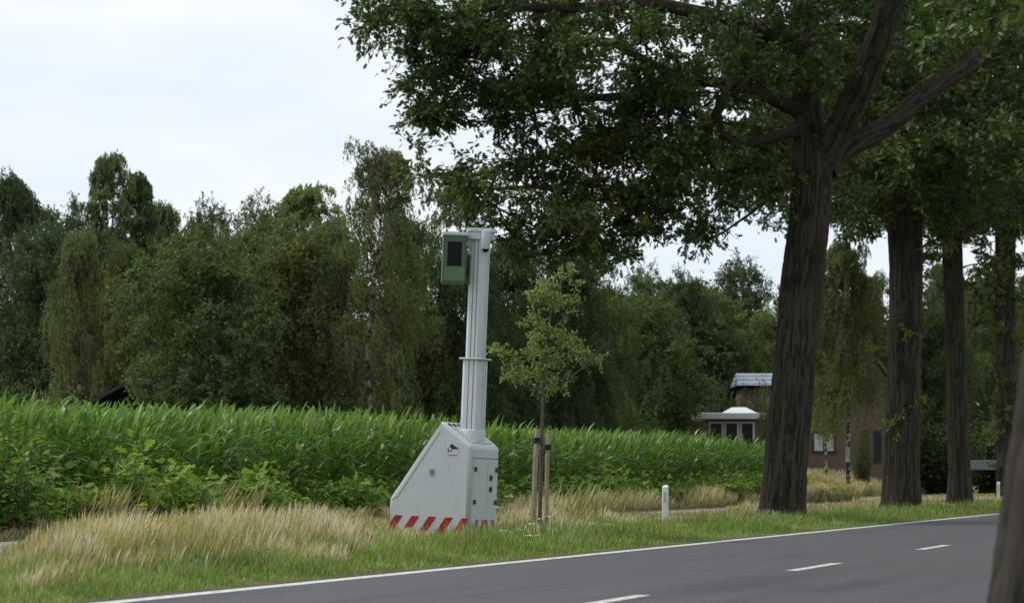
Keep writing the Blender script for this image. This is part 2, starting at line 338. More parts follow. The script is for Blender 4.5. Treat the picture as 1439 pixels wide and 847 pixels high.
tag(build('short_grass', g, M['grass']), 'short green grass strip running along the white road edge line', 'grass', kind='stuff')
g = Geo()                                # tall dry grass
u, v = uv_pts(210000, 18, 150, 9.6, 15.5, 1.7)
pt = patch(u, v, .8, 21)
keep = rng.random(len(u)) < np.clip((v - vline(u, v) + .25) / 1.0 + 1.3 * (pt - .6), 0.03, 1) * (.35 + .65 * (pt > .35))
tx = u * D[0] + v * N2[0]; ty = u * D[1] + v * N2[1]
keep &= ~((tx > -1.85) & (tx < -.1) & (ty > 46.6) & (ty < 48.4))
u, v, pt = u[keep], v[keep], pt[keep]; n = len(u)
px = CX + F * (u * D[0] + v * N2[0]) / (u * D[1] + v * N2[1])
tall = np.interp(px, [0, 25, 60, 300, 450, 540, 620, 660, 700, 760, 820, 870, 1000, 1050, 1095, 1150, 1439], [.16, .22, .42, .52, .46, .27, .13, .1, .3, .5, .45, .2, .15, .34, .34, .24, .2])
isblade = rng.random(n) < .42
pl = patch(u, v, 2.6, 77); Lg = tall * (.45 + .65 * rng.random(n)) * (.55 + .4 * pt + .35 * pl) * np.interp(v - vline(u, v), [-.1, 1.2], [.55, 1]) * np.where(isblade, .6, 1)
wind = .1 + 2.4 * (patch(u, v, 1.9, 55) - .5) + rng.normal(0, .6, n)
r_ = np.clip(.44 + .5 * (pt - .45) + .45 * (pl - .5) + rng.normal(0, .22, n) - .3 * isblade, 0, 1)
b = isblade
ribbons(g, to_xy(u, v, .015)[b], rng.random(b.sum()) * 6.28, Lg[b], .005 + .0001 * u[b], .08 + .4 * rng.random(b.sum()), .8 * rng.random(b.sum()), BLADE, r_[b], seg=3)
b = ~b
ribbons(g, to_xy(u, v, .015)[b], wind[b], Lg[b], .0045 + .00009 * u[b], .02 + .3 * rng.random(b.sum()), .15 + .55 * rng.random(b.sum()), STEM, r_[b], seg=7)
tag(build('tall_dry_grass', g, M['straw']), 'tall straw coloured grass with seed heads between the road verge and the path', 'grass', kind='stuff')
g = Geo()                                # grass at the foot of the weeds, behind the path
u, v = uv_pts(60000, 30, 150, 17.55, 18.8, 1.6); n = len(u); pt = patch(u, v, .7, 33)
ribbons(g, to_xy(u, v, .015), rng.normal(0.1, 1, n), (.12 + .3 * rng.random(n)) * (.5 + .8 * pt) * np.interp(u, [50, 80], [.8, 1.6]), .005 + .0001 * u, .02 + .3 * rng.random(n), .15 + .6 * rng.random(n), STEM,
        np.clip(.3 + .5 * pt + rng.normal(0, .2, n), 0, 1), seg=7)
tag(build('path_edge_grass', g, M['straw']), 'dry grass growing between the cycle path and the green weeds', 'grass', kind='stuff')
g = Geo()                                # the meadow right of the corn, before the brick house
n = 70000; u = 103 + 40 * rng.random(n) ** 1.3; v = 11 + 17 * rng.random(n); v = np.where(rng.random(n) < .3, 17.2 + 4 * rng.random(n), v)
ok = (v < 15.6) | (v > 17.65); u, v = u[ok], v[ok]; n = len(u); pt = patch(u, v, .5, 44)
hh = np.where(v > 17, .5 + .7 * np.clip((v - 17) / 3, 0, 1), .3)
ribbons(g, to_xy(u, v, 0), rng.normal(0.1, 1.2, n), hh * (.7 + .5 * rng.random(n)), np.full(n, .024), .02 + .25 * rng.random(n), .15 + .5 * rng.random(n), STEM,
        np.clip(.35 + .5 * pt + rng.normal(0, .2, n), 0, 1), seg=6)
tag(build('meadow_grass', g, M['straw']), 'pale tall meadow grass in front of the brick house', 'grass', kind='stuff')

# ------------------------------------------------------------------ corn
g = Geo(); roots = []
for r in range(9):
    v = 19.3 + .75 * r; us = np.arange(24, 108 - 1.0 * (r % 2), .17 if r < 5 else .22); us = us + rng.normal(0, .03, len(us))
    roots.append(to_xy(us, v + rng.normal(0, .05, len(us)), 0.015))
roots = np.concatenate(roots); n = len(roots)
H = 2.24 + .1 * np.sin(roots[:, 1] * .21) + rng.normal(0, .075, n)
ribbons(g, roots, rng.random(n) * 6.28, H * .86, np.full(n, .03), np.full(n, .02) + .04 * rng.random(n), np.full(n, .03), [1, .9, .7, .5], rng.random(n) * .4, seg=3)
ribbons(g, roots, rng.random(n) * 6.28 + 1.6, H * .86, np.full(n, .03), np.full(n, .02) + .04 * rng.random(n), np.full(n, .03), [1, .9, .7, .5], rng.random(n) * .4, seg=3)
rowaz = rng.random(n) * 6.28
CP = [.55, .95, 1, .95, .8, .55, .08]
for k in range(14):
    t = (k + .5) / 14
    rt = roots.copy(); rt[:, 2] += H * (.12 + .72 * t) ; rt[:, 0] += .03 * t
    az = rowaz + k * np.pi + rng.normal(0, .35, n)
    vx = np.cos(az) + .75; vy = np.sin(az) * .8; az = np.arctan2(vy, vx)      # the wind carries the leaves over to the right
    up = k > 9
    L_ = (.62 + .3 * np.sin(np.pi * min(1, t + .1))) * (.8 + .35 * rng.random(n)) * (.75 if up else 1)
    ribbons(g, rt, az, L_, .045 + .03 * rng.random(n), (.08 if up else .3) + .22 * rng.random(n), (.35 if up else 1.15) + 1.0 * rng.random(n), CP,
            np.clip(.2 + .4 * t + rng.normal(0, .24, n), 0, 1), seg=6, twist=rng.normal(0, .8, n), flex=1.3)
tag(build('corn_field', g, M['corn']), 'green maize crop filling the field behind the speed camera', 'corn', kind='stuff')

# ------------------------------------------------------------------ weeds along the field
def bush_geo(g, c, r, h, n, T=LEAF_ROUND, size=.1, rr=rng, base=.35):
    """leafy stems fanning out of one root"""
    ns = max(5, int(n / 16)); az = rr.random(ns) * 6.28; sp = r * np.sqrt(rr.random(ns))
    top = np.stack([c[0] + np.cos(az) * sp, c[1] + np.sin(az) * sp, c[2] + h * (.55 + .45 * rr.random(ns)) * (1 - .35 * (sp / r) ** 2)], -1)
    bot = np.stack([c[0] + np.cos(az) * sp * .3, c[1] + np.sin(az) * sp * .3, np.full(ns, c[2])], -1)
    k = 16; t = base * .3 + (1 - base * .3) * rr.random((ns, k))
    pos = (bot[:, None] * (1 - t[..., None]) + top[:, None] * t[..., None]).reshape(-1, 3)
    d = rr.normal(0, 1, pos.shape); d[:, 2] = d[:, 2] * .35 + .1; d[:, 0] += .25
    pos = pos + unit(d) * .06
    nn = rr.normal(0, .45, pos.shape); nn[:, 2] += 1
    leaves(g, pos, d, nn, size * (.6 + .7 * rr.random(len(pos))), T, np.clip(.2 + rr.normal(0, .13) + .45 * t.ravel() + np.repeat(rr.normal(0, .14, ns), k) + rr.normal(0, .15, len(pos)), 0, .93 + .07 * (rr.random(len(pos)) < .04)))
    return bot, top
g = Geo(); u = 30.0
while u < 110:
    for _ in range(3):
        v = 18.0 + 1.2 * rng.random(); back = (v - 18.0) / 1.2
        left = np.interp(u, [30, 52, 60, 80, 104], [1.3, 1.15, .85, .95, 1.35])
        h = (.75 + .65 * back) * (.45 + .85 * rng.random() ** 1.2) * left
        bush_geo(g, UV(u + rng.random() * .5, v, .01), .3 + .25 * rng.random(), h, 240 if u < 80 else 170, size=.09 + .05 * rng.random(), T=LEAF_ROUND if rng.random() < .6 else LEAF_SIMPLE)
    u += .42
tag(build('undergrowth', g, M['weed']), 'tangle of green broad leaved weeds along the foot of the maize', 'weeds', kind='stuff')

def seedling(loc, h, r, label, T=LEAF_OAK, n=380, size=.19):
    root = empty('oak_seedling', loc, 0, label, 'bush', 'young bushes standing in front of the maize')
    rr = np.random.default_rng(int(abs(loc[0] * 100)) + 3); gl, gs = Geo(), Geo()
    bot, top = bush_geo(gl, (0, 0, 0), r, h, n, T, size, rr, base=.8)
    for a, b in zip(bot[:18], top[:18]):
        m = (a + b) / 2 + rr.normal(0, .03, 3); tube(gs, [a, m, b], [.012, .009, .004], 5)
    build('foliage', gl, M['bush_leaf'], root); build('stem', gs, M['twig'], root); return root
seedling(PV(20, 17.9, .01), 1.95, .6, 'tallest leafy bush at the left edge of the picture, before the maize')
seedling(PV(185, 18.0, .01), 1.65, .4, 'thin upright bush with yellowish top leaves left of the brown stalks')
seedling(PV(268, 17.8, .01), 1.3, .5, 'low rounded bush with bright green leaves above the yellow flowers')
seedling(PV(352, 18.0, .01), 1.25, .4, 'small green bush between the dry grass tuft and the speed camera trailer')
seedling(PV(505, 17.9, .01), 1.15, .4, 'dark green bush right behind the sloping nose of the speed camera trailer')
seedling(PV(855, 18.0, .01), 1.5, .5, 'green bush behind the path between the wooden stakes and the white post')
seedling(PV(1020, 18.0, .01), 1.3, .7, 'yellow green bush touching the biggest trunk on its left')
seedling(PV(1302, 17.6, .01), 1.35, .9, 'rounded green bush alone in the meadow between two oak trunks', n=600)

for x, h, t in ((305, 1.0, 'brown dry grass tuft before the dark maize left of the trailer'), (128, .95, 'dry grey stalks between the left bushes'), (800, .95, 'leaning pale grass tuft right of the wooden stakes'), (860, .8, 'leaning pale grass tuft left of the nearer white post')):
    v_ = 17.9 if x < 700 else 16.0 - .6 * (x < 850) - 2.6 * (x < 830); q = PV(x, v_, .01); e = empty('grass_tuft', q, 0, t, 'grass tuft', 'tall tufts of dry grass'); g = Geo(); m = 150
    rt = rng.normal(0, .2, (m, 3)); rt[:, 2] = 0; rt[:, 0] *= 1.6
    ribbons(g, rt, rng.normal(0, .7, m), h * (.6 + .45 * rng.random(m)), np.full(m, .011), .1 + .3 * rng.random(m), .25 + .5 * rng.random(m), STEM, np.clip(.45 + rng.normal(0, .2, m), 0, 1), seg=7); build('stems', g, M['straw'], e)
# ------------------------------------------------------------------ small flowering plants
def umbel_plant(loc, h, label):
    root = empty('wild_carrot', loc, 0, label, 'wildflower', 'white flowering plants round the wooden stakes')
    gs, gl = Geo(), Geo(); rr = np.random.default_rng(int(loc[1] * 1000) % 9999)
    for k in range(1 + int(rr.random() * 3)):
        a = rr.random() * 6.28; hh = h * (.7 + .3 * rr.random()); top = np.array([np.cos(a) * .09 * (k > 0) * 2, np.sin(a) * .18 * (k > 0), hh])
        tube(gs, [(0, 0, 0), top * .5 + np.array([0, 0, .02]), top], [.005, .004, .003], 5)
        gf = Geo(); m = 26; q = rr.random(m) * 6.28; rad = .04 * np.sqrt(rr.random(m)); pos = top + np.stack([np.cos(q) * rad, np.sin(q) * rad,   .03 - 12 * rad ** 2], -1)
        leaves(gf, pos, np.stack([np.cos(q), np.sin(q), q * 0], -1), np.tile([0, 0, 1.0], (m, 1)) + rr.normal(0, .3, (m, 3)), np.full(m, .034), LEAF_ROUND, rr.random(m)); build('flower_head', gf, M['petal_white'], root)
    m = 14; d = rr.normal(0, 1, (m, 3)); d[:, 2] = abs(d[:, 2]); leaves(gl, np.zeros((m, 3)) + np.array([0, 0, .05]) + rr.normal(0, .03, (m, 3)), d, rr.normal(0, 1, (m, 3)), np.full(m, .09), LEAF_SIMPLE, rr.random(m))
    build('stem', gs, M['grass'], root); build('foliage', gl, M['grass'], root)
cf = [(703, 700, 46.8, 'in the grass against the right side of the speed camera trailer'), (713, 744, 44.3, 'nearest the trailer among the flowers left of the stakes'),
      (722, 748, 43.6, 'low in the grass left of the stakes'), (733, 742, 44.4, 'just left of the thicker stake'), (738, 751, 43.4, 'closest to the road left of the stakes'),
      (749, 731, 45, 'standing right before the left stake'), (776, 741, 44.6, 'right of the right hand stake'), (779, 748, 43.9, 'lowest right of the right hand stake'),
      (769, 722, 45.6, 'taller, in front of the right hand stake'), (724, 716, 46.6, 'tall and single in the dry grass between trailer and stakes'), (848, 735, 49, 'alone between the stakes and the white post'),
      (758, 760, 42.6, 'nearest the road below the stakes')]
for x, y, Y, t in cf:
    p = P(x, y, Y); umbel_plant((p[0], p[1], .015), max(.12, p[2]), 'small white umbel flower ' + t)
def ragwort(loc, h, w, label, n=4):
    root = empty('yellow_ragwort', loc, 0, label, 'wildflower', 'yellow flowering plants'); gs = Geo(); rr = np.random.default_rng(int(loc[1] * 1000) % 9999)
    for k in range(n):
        a = rr.random() * 6.28; rad = w * math.sqrt(rr.random()); top = np.array([np.cos(a) * rad, np.sin(a) * rad, h * (.75 + .25 * rr.random())])
        tube(gs, [(0, 0, 0), top * .5, top], [.006, .005, .003], 5)
        gf = Geo(); m = 16; q = rr.random(m) * 6.28; r2 = .055 * np.sqrt(rr.random(m)); leaves(gf, top + np.stack([np.cos(q) * r2, np.sin(q) * r2, rr.normal(0, .01, m)], -1), np.stack([np.cos(q), np.sin(q), q * 0 + .2], -1), np.tile([0, -.3, 1.0], (m, 1)), np.full(m, .03), LEAF_ROUND, rr.random(m)); build('flower_head', gf, M['petal_yellow'], root)
        ts = rr.random(10)[:, None]; d = rr.normal(0, 1, (10, 3)); leaves(gs, top * ts * .8, d, rr.normal(0, 1, (10, 3)), np.full(10, .07), LEAF_SIMPLE, rr.random(10) * .5, mat=1)
    build('stem', gs, [M['grass'], M['weed']], root)
ragwort(PV(201, 17.45, .015), .52, .08, 'clump of yellow flowers at the foot of the left bushes')
ragwort(PV(268, 17.5, .015), .55, .05, 'pair of small yellow flowers left of the dry grass tuft', 2)
ragwort(PV(930, 10.55, .015), .16, .12, 'low yellow flowers at the left foot of the nearer white post', 5)
ragwort(PV(946, 10.5, .015), .15, .16, 'low yellow flowers to the right of the foot of the nearer white post', 6)
for k, (x, v, t) in enumerate([(1040, 17.75, 'left of the biggest trunk, before the weeds'), (1012, 17.7, 'farther left of the biggest trunk, before the weeds'), (1150, 17.6, 'beside the right flank of the biggest trunk'), (1178, 18.6, 'under the weeping birch trunk'), (1205, 18.0, 'midway between the two biggest trunks'),
                               (1222, 17.4, 'left of the second trunk, lower one'), (1232, 18.4, 'touching the left side of the second trunk'), (1390, 17.6, 'below the grey rail at the right'),
                               (1168, 17.3, 'low before the weeping birch'), (1190, 17.2, 'at the far side of the path')]):
    ragwort(PV(x, v, .015), .75, .4, 'yellow ragwort in the meadow ' + t, 12)

# ------------------------------------------------------------------ trees
def skeleton(chains, clusters, tip=.012, power=.46, sag=.12, rr=rng, step=.55, rmax=None):
    """chains: list of (points, radii) explicit limbs; clusters get joined by side branches. Returns nodes, parents, radii"""
    pts, par = [], []; fixed = {}
    for ci, (cp, cr) in enumerate(chains):
        cp = np.asarray(cp, float); L = 0
        dense, rad = [], []
        for i in range(len(cp) - 1):
            k = max(2, int(np.linalg.norm(cp[i + 1] - cp[i]) / step))
            for s in range(k): dense.append(cp[i] + (cp[i + 1] - cp[i]) * s / k); rad.append(cr[i] + (cr[i + 1] - cr[i]) * s / k)
        dense.append(cp[-1]); rad.append(cr[-1])
        last = -1
        if ci > 0:
            A = np.array(pts); last = int(np.argmin(np.linalg.norm(A - dense[0], axis=1)))
        for q, r_ in zip(dense, rad): pts.append(q); par.append(last); last = len(pts) - 1; fixed[last] = r_
    n0 = len(pts); A = np.array(pts)
    base_free = A[:, 2] > A[:, 2].max() * .22
    order = np.argsort([np.min(np.linalg.norm(A - c, axis=1)) for c in clusters])
    for ci in order:
        c = clusters[ci]; A = np.array(pts); dd = np.linalg.norm(A - c, axis=1) + .5 * np.maximum(0, A[:, 2] - c[2] + .2)
        dd[:n0][~base_free] += 8
        j = int(np.argmin(dd)); s = A[j]; L = np.linalg.norm(c - s); k = max(1, int(L / step)); last = j
        out = unit(np.array([c[0] - s[0], c[1] - s[1], abs(c[2] - s[2]) * .4 + .3 * L]))
        for q in range(1, k + 1):
            t = q / k; lin = s + (c - s) * t; b = 4 * t * (1 - t)
            pts.append(lin + out * b * L * .1 + np.array([0, 0, -sag * b * L * .2]) + rr.normal(0, .05 * min(L, 2), 3) * (q < k)); par.append(last); last = len(pts) - 1
    n = len(pts); cnt = np.zeros(n); child = np.zeros(n)
    for i in range(n): child[par[i]] += par[i] >= 0
    for i in range(n - 1, -1, -1):
        if child[i] == 0: cnt[i] += 1
        if par[i] >= 0: cnt[par[i]] += cnt[i]
    rad = tip * cnt ** power
    for i, r_ in fixed.items(): rad[i] = r_
    for i in range(n0, n):
        if par[i] >= 0: rad[i] = min(rad[i], rad[par[i]] * .85)
    return np.array(pts), np.array(par), rad, n0
def seg_tubes(g, pts, par, rad, idx, n=6, mat=0):
    idx = np.array([i for i in idx if par[i] >= 0]); a, b = pts[par[idx]], pts[idx]
    d = unit(b - a); ref = np.where(np.abs(d[:, 2:3]) > .8, np.array([[1., .1, 0]]), np.array([[0, .1, 1.]]))
    x = unit(np.cross(d, ref)); y = np.cross(d, x); th = np.arange(n) * 2 * np.pi / n
    ring = x[:, None] * np.cos(th)[None, :, None] + y[:, None] * np.sin(th)[None, :, None]
    rp = np.minimum(rad[par[idx]], rad[idx] * 1.5)
    V = np.concatenate([a[:, None] + ring * rp[:, None, None], b[:, None] + ring * rad[idx][:, None, None]], 1)
    base = (np.arange(len(idx)) * 2 * n)[:, None]; j = np.arange(n); j2 = (j + 1) % n
    Q = np.stack([base + j, base + j2, base + n + j2, base + n + j], -1).reshape(-1, 4)
    g.add(V.reshape(-1, 3), Q, mat=mat, smooth=True)
def lattice_noise(x, y, per, seed):
    r = np.random.default_rng(seed).random((per, 512)); xi = np.floor(x).astype(int); yi = np.floor(y).astype(int); fx = x - xi; fy = y - yi
    fx = fx * fx * (3 - 2 * fx); fy = fy * fy * (3 - 2 * fy); g_ = lambda a, b: r[a % per, b % 512]
    return (g_(xi, yi) * (1 - fx) + g_(xi + 1, yi) * fx) * (1 - fy) + (g_(xi, yi + 1) * (1 - fx) + g_(xi + 1, yi + 1) * fx) * fy
def bark_tube(g, pts, rad, seed, n=84, dz=.05, amp=.022, flare=.0, fh=.5):
    pts = np.asarray(pts, float); L = np.concatenate([[0], np.cumsum(np.linalg.norm(np.diff(pts, axis=0), axis=1))])
    K = int(L[-1] / dz) + 2; s = np.linspace(0, L[-1], K)
    # smooth interpolation through the points
    c = np.stack([np.interp(s, L, pts[:, i]) for i in range(3)], -1); w = max(1, int(.45 / dz)); ker = np.ones(2 * w + 1) / (2 * w + 1)
    cp = np.concatenate([np.repeat(c[:1], w, 0) + (np.arange(-w, 0)[:, None] * (c[1] - c[0])), c, np.repeat(c[-1:], w, 0) + (np.arange(1, w + 1)[:, None] * (c[-1] - c[-2]))])
    c = np.stack([np.convolve(cp[:, i], ker, 'valid') for i in range(3)], -1)
    r0 = np.interp(s, L, rad)
    d = unit(np.gradient(c, axis=0)); ref = np.array([1., .05, .02]) if abs(d[:, 2]).mean() > .6 else np.array([.05, .1, 1.])
    a = unit(np.cross(d, ref)); b = np.cross(d, a); th = np.arange(n) * 2 * np.pi / n
    TH, S = np.meshgrid(th, s); q = TH / (2 * np.pi)
    furrow = np.abs(lattice_noise(q * 48, S * 1.3 + 40, 48, seed) - .5) * 2 + .55 * np.abs(lattice_noise(q * 80, S * 5 + 9, 80, seed + 1) - .5) * 2
    lump = lattice_noise(q * 5, S * .8 + 3, 5, seed + 2) - .5
    root = np.maximum(0, np.cos(TH * 5 + seed)) * flare * np.exp(-S / fh) + flare * .5 * np.exp(-S / (fh * .6))
    rr_ = r0[:, None] * (1 + .1 * lump) + root - amp + amp * 1.3 * np.clip(furrow, 0, 1.2)
    V = c[:, None] + rr_[..., None] * (a[:, None] * np.cos(th)[None, :, None] + b[:, None] * np.sin(th)[None, :, None])
    i, j = np.meshgrid(np.arange(K - 1), np.arange(n), indexing='ij'); j2 = (j + 1) % n
    g.add(V.reshape(-1, 3), np.stack([i * n + j, i * n + j2, (i + 1) * n + j2, (i + 1) * n + j], -1).reshape(-1, 4), rnd=np.clip(furrow, 0, 1.2).ravel() / 1.2, smooth=True)
def blob_clusters(blobs, rr=rng, shell=.35):
    out = []
    for c, r, n in blobs:
        d = unit(rr.normal(0, 1, (n, 3))); k = (shell + (1 - shell) * rr.random(n)) ** .6
        out.append(np.asarray(c) + d * k[:, None] * np.asarray(r))
    return np.concatenate(out)
def leafy(g, gt, cl, rr=rng, twigs=7, per=12, tw=.55, size=.15, T=LEAF_OAK, droop=.25, flat=.5, center=None, stick=True, tr=.006, mat=0, tone=.45):
    n = len(cl); c = np.repeat(cl, twigs, 0)
    d = rr.normal(0, 1, (len(c), 3)); d[:, 2] *= flat
    if center is not None: d += .7 * unit(c - np.asarray(center))
    d = unit(d); Lt = tw * (.5 + .8 * rr.random(len(c)))
    t = (rr.random((len(c), per)) ** .8)[..., None]; dd = np.array([0, 0, -droop])
    pos = c[:, None] + d[:, None] * (t * Lt[:, None, None]) + dd * (t ** 2) * Lt[:, None, None] * .6
    pos = (pos + rr.normal(0, size * .3, pos.shape)).reshape(-1, 3)
    ld = np.repeat(d, per, 0) * .8 + rr.normal(0, .7, pos.shape); ld[:, 2] -= droop
    nn = rr.normal(0, .5, pos.shape); nn[:, 2] += .9
    cr = np.repeat(np.repeat(rr.normal(0, .12, n), twigs), per)
    leaves(g, pos, ld, nn, size * (.6 + .6 * rr.random(len(pos))), T, np.clip(tone + cr + rr.normal(0, .17, len(pos)), 0, 1), mat=mat)
    if gt is not None and stick:
        e = c + d * Lt[:, None] + dd * Lt[:, None] * .5; P2 = np.concatenate([c, e]); m = len(c)
        par = np.concatenate([np.full(m, -1), np.arange(m)]); seg_tubes(gt, P2, par, np.full(2 * m, tr), range(m, 2 * m), n=3)

def PB(x, y, Y, dY=0): return P(x, y, Y + dY)
# --- the oak row along the road
def finish_oak(name, label, base, gtr, gcr, leafm='oak_leaf'):
    t = empty(name, base, 0, label, 'tree', 'big oaks in a row along the road')
    for nm, gg, mm in (('trunk', gtr, M['bark']), ('crown', gcr, M[leafm])):
        for k in range(len(gg.v)): gg.v[k] = gg.v[k] - np.array(base)
        build(nm, gg, mm, t)
    return t
Y1 = 67.5; s1 = Y1 / F
base1 = P(1099, 732, Y1); base1[2] = 0
gT, gC = Geo(), Geo(); rr = np.random.default_rng(101)
tr_pts = [(base1[0], Y1, -.05), P(1103, 680, Y1), P(1109, 600, Y1), P(1121, 460, Y1), P(1130, 380, Y1), P(1138, 300, Y1), P(1143, 240, Y1), P(1142, 190, Y1)]
tr_rad = [.48, .46, .445, .44, .44, .435, .46, .42]
bark_tube(gT, tr_pts, tr_rad, 7, n=170, dz=.035, amp=.03, flare=.1, fh=.4)
limbs = [([PB(1140, 215, Y1), PB(1134, 110, Y1, .3), PB(1131, 0, Y1, .6), PB(1126, -160, Y1, 1)], [.34, .27, .25, .16]),
         ([PB(1150, 240, Y1), PB(1172, 195, Y1, -.2), PB(1205, 130, Y1, -.6), PB(1238, 50, Y1, -1.1), PB(1262, -40, Y1, -1.5), PB(1290, -160, Y1, -2)], [.34, .33, .3, .28, .24, .15]),
         ([PB(1160, 235, Y1), PB(1190, 205, Y1, .2), PB(1245, 180, Y1, .6), PB(1305, 128, Y1, 1), PB(1370, 88, Y1, 1.5), PB(1412, 35, Y1, 2), PB(1450, -70, Y1, 2.2)], [.3, .25, .21, .2, .18, .16, .1]),
         ([PB(1138, 180, Y1), PB(1095, 190, Y1, -.5), PB(1060, 200, Y1, -.9), PB(1034, 204, Y1, -1.2), PB(1014, 188, Y1, -1.5), PB(1008, 130, Y1, -2)], [.16, .11, .1, .09, .07, .04]),
         ([PB(1136, 160, Y1), PB(1085, 138, Y1, .5), PB(1030, 118, Y1, 1), PB(960, 112, Y1, 1.2), PB(880, 135, Y1, 1), PB(800, 140, Y1, .6), PB(720, 105, Y1, .4)], [.2, .15, .13, .11, .09, .07, .04]),
         ([PB(1132, 70, Y1), PB(1040, 30, Y1, -1), PB(920, 5, Y1, -1.6), PB(800, 12, Y1, -2), PB(700, 10, Y1, -2), PB(600, 30, Y1, -1.6)], [.2, .16, .13, .1, .08, .04]),
         ([PB(1030, 118, Y1, 1), PB(985, 200, Y1, .8), PB(930, 265, Y1, 0), PB(850, 282, Y1, -.6), PB(770, 262, Y1, -1), PB(690, 265, Y1, -1)], [.12, .09, .075, .06, .05, .03]),
         ([PB(1120, 240, Y1, -.1), PB(1092, 272, Y1, -.6), PB(1055, 300, Y1, -.9), PB(1015, 328, Y1, -1.1), PB(985, 340, Y1, -1.2)], [.06, .04, .03, .02, .012]),
         ([PB(960, 112, Y1, 1.2), PB(860, 60, Y1, 2.4), PB(760, 50, Y1, 3), PB(640, 60, Y1, 3)], [.1, .08, .06, .03])]
for k, (lp, lr) in enumerate(limbs[:3]): bark_tube(gT, lp, lr, 30 + k, n=40, dz=.08, amp=.014)
def B(x, y, rx, ry, n, dY=0, dr=2.2): return (P(x, y, Y1 + dY), (rx * s1, dr, ry * s1), n)
blobs1 = [B(560, 25, 55, 38, 22, -1), B(650, 25, 90, 55, 40, -1, 3), B(620, 110, 52, 55, 22, 0, 1.6), B(615, 160, 36, 24, 9, 0, 1), B(740, 60, 110, 80, 60, 0, 4), B(720, 140, 70, 36, 20, 0, 1.6),
          B(860, 80, 130, 110, 80, 0, 4.5), B(1000, 70, 130, 110, 70, 0, 5), B(1120, 60, 110, 90, 45, 2, 4.5), B(1090, 200, 60, 40, 16, 2.5, 1.5),
          B(690, 258, 72, 44, 17, -1, 1.7), B(780, 215, 85, 42, 22, 0, 2), B(790, 300, 95, 38, 24, -1, 2), B(880, 235, 90, 75, 50, 0, 3.2), B(845, 345, 45, 26, 9, -1, 1),
          B(960, 225, 90, 60, 38, 0, 3), B(1050, 262, 58, 32, 15, 0, 1.6), B(990, 318, 38, 18, 6, -1, .8), B(915, 300, 40, 24, 8, -.5, 1), B(740, 340, 45, 22, 7, -1, 1),
          B(800, -90, 210, 90, 45, 0, 5), B(1050, -130, 200, 110, 50, 0, 6), B(1250, 20, 110, 90, 30, 2, 3.5), B(1290, -130, 160, 120, 40, 0, 6), B(1175, 70, 26, 50, 5, -2, .8), B(1310, 45, 50, 40, 8, 2.5, 1), B(1080, 80, 50, 50, 8, -1.8, 1), B(900, -250, 240, 80, 60, 0, 7), B(1150, -300, 240, 100, 70, 0, 7), B(1330, -250, 160, 80, 30, 0, 6), B(1180, 290, 30, 20, 4, 3, 1), B(590, 230, 16, 26, 3, -1, .6)]
cl = blob_clusters(blobs1, rr)
pts, par, rad, n0 = skeleton([(tr_pts, tr_rad)] + limbs, list(cl), tip=.011, power=.42, rr=rr, step=.45)
nt_ = sum(max(2, 1) for _ in [0])
seg_tubes(gT, pts, par, rad, [i for i in range(n0, len(pts))], n=6)
lo = len(pts); 
for lp, lr in limbs[3:]: tube(gT, lp, lr, 10, cap=False)
leafy(gC, gT, cl, rr, twigs=7, per=17, tw=.62, size=.15, T=LEAF_OAK, droop=.35, flat=.55, tone=.5)
finish_oak('oak_tree', 'biggest oak beyond the road, forking trunk, crown reaching over the speed camera', base1, gT, gC)

# --- generic oaks behind it, each with its own trunk shape
crown_proto = []
def oak_crown(seed, fork, R0=7.4, nclust=300, z0=0, leaf=.2):
    rr = np.random.default_rng(seed); g1, g2 = Geo(), Geo()
    chains = [([(0, 0, fork - .3), (0, .1, fork + 2), (.2, 0, fork + 5), (0, 0, fork + 8)], [.42, .34, .24, .1])]
    for k in range(7):
        a = k * 2.4 + rr.random(); z = fork + k * .5
        chains.append(([(0, 0, z), (np.cos(a) * 1.6, np.sin(a) * 1.6, z + .9), (np.cos(a) * 3.6, np.sin(a) * 3.6, z + 1.9), (np.cos(a) * 5.6, np.sin(a) * 5.6, z + 2.4)], [.2, .16, .11, .05]))
    bl = []
    for k in range(30):
        a = k * 2.4 + rr.random() * .5; q = R0 * .78 * math.sqrt((k + .5) / 30); z = fork + .5 + 5.5 * rr.random() ** 1.5 * (1 - (q / R0) ** 2 * .5)
        bl.append(((np.cos(a) * q, np.sin(a) * q, z), (2.0, 2.0, 1.1), nclust // 30))
    for k in range(16):
        a = k * 2.4; q = R0 * .62 * math.sqrt((k + .5) / 16); bl.append(((np.cos(a) * q, np.sin(a) * q, fork + 7.5 + 2.5 * rr.random()), (2.3, 2.3, 1.4), 16))
    c = blob_clusters(bl, rr); p_, pa, rd, n_ = skeleton(chains, list(c), tip=.013, power=.42, rr=rr, step=.7)
    seg_tubes(g1, p_, pa, rd, range(len(p_)), n=6); leafy(g2, None, c, rr, twigs=7, per=13, tw=.7, size=leaf, T=LEAF_OAK, droop=.3, flat=.5, tone=.4)
    return g1, g2
def shift(g, v, rot=0):
    c, s = math.cos(rot), math.sin(rot); Rm = np.array([[c, -s, 0], [s, c, 0], [0, 0, 1]])
    h = Geo(); h.v = [q @ Rm.T + np.asarray(v) for q in g.v]; h.f = list(g.f); h.r = list(g.r); h.n = g.n; return h
cA = oak_crown(5, 6.4, nclust=640)
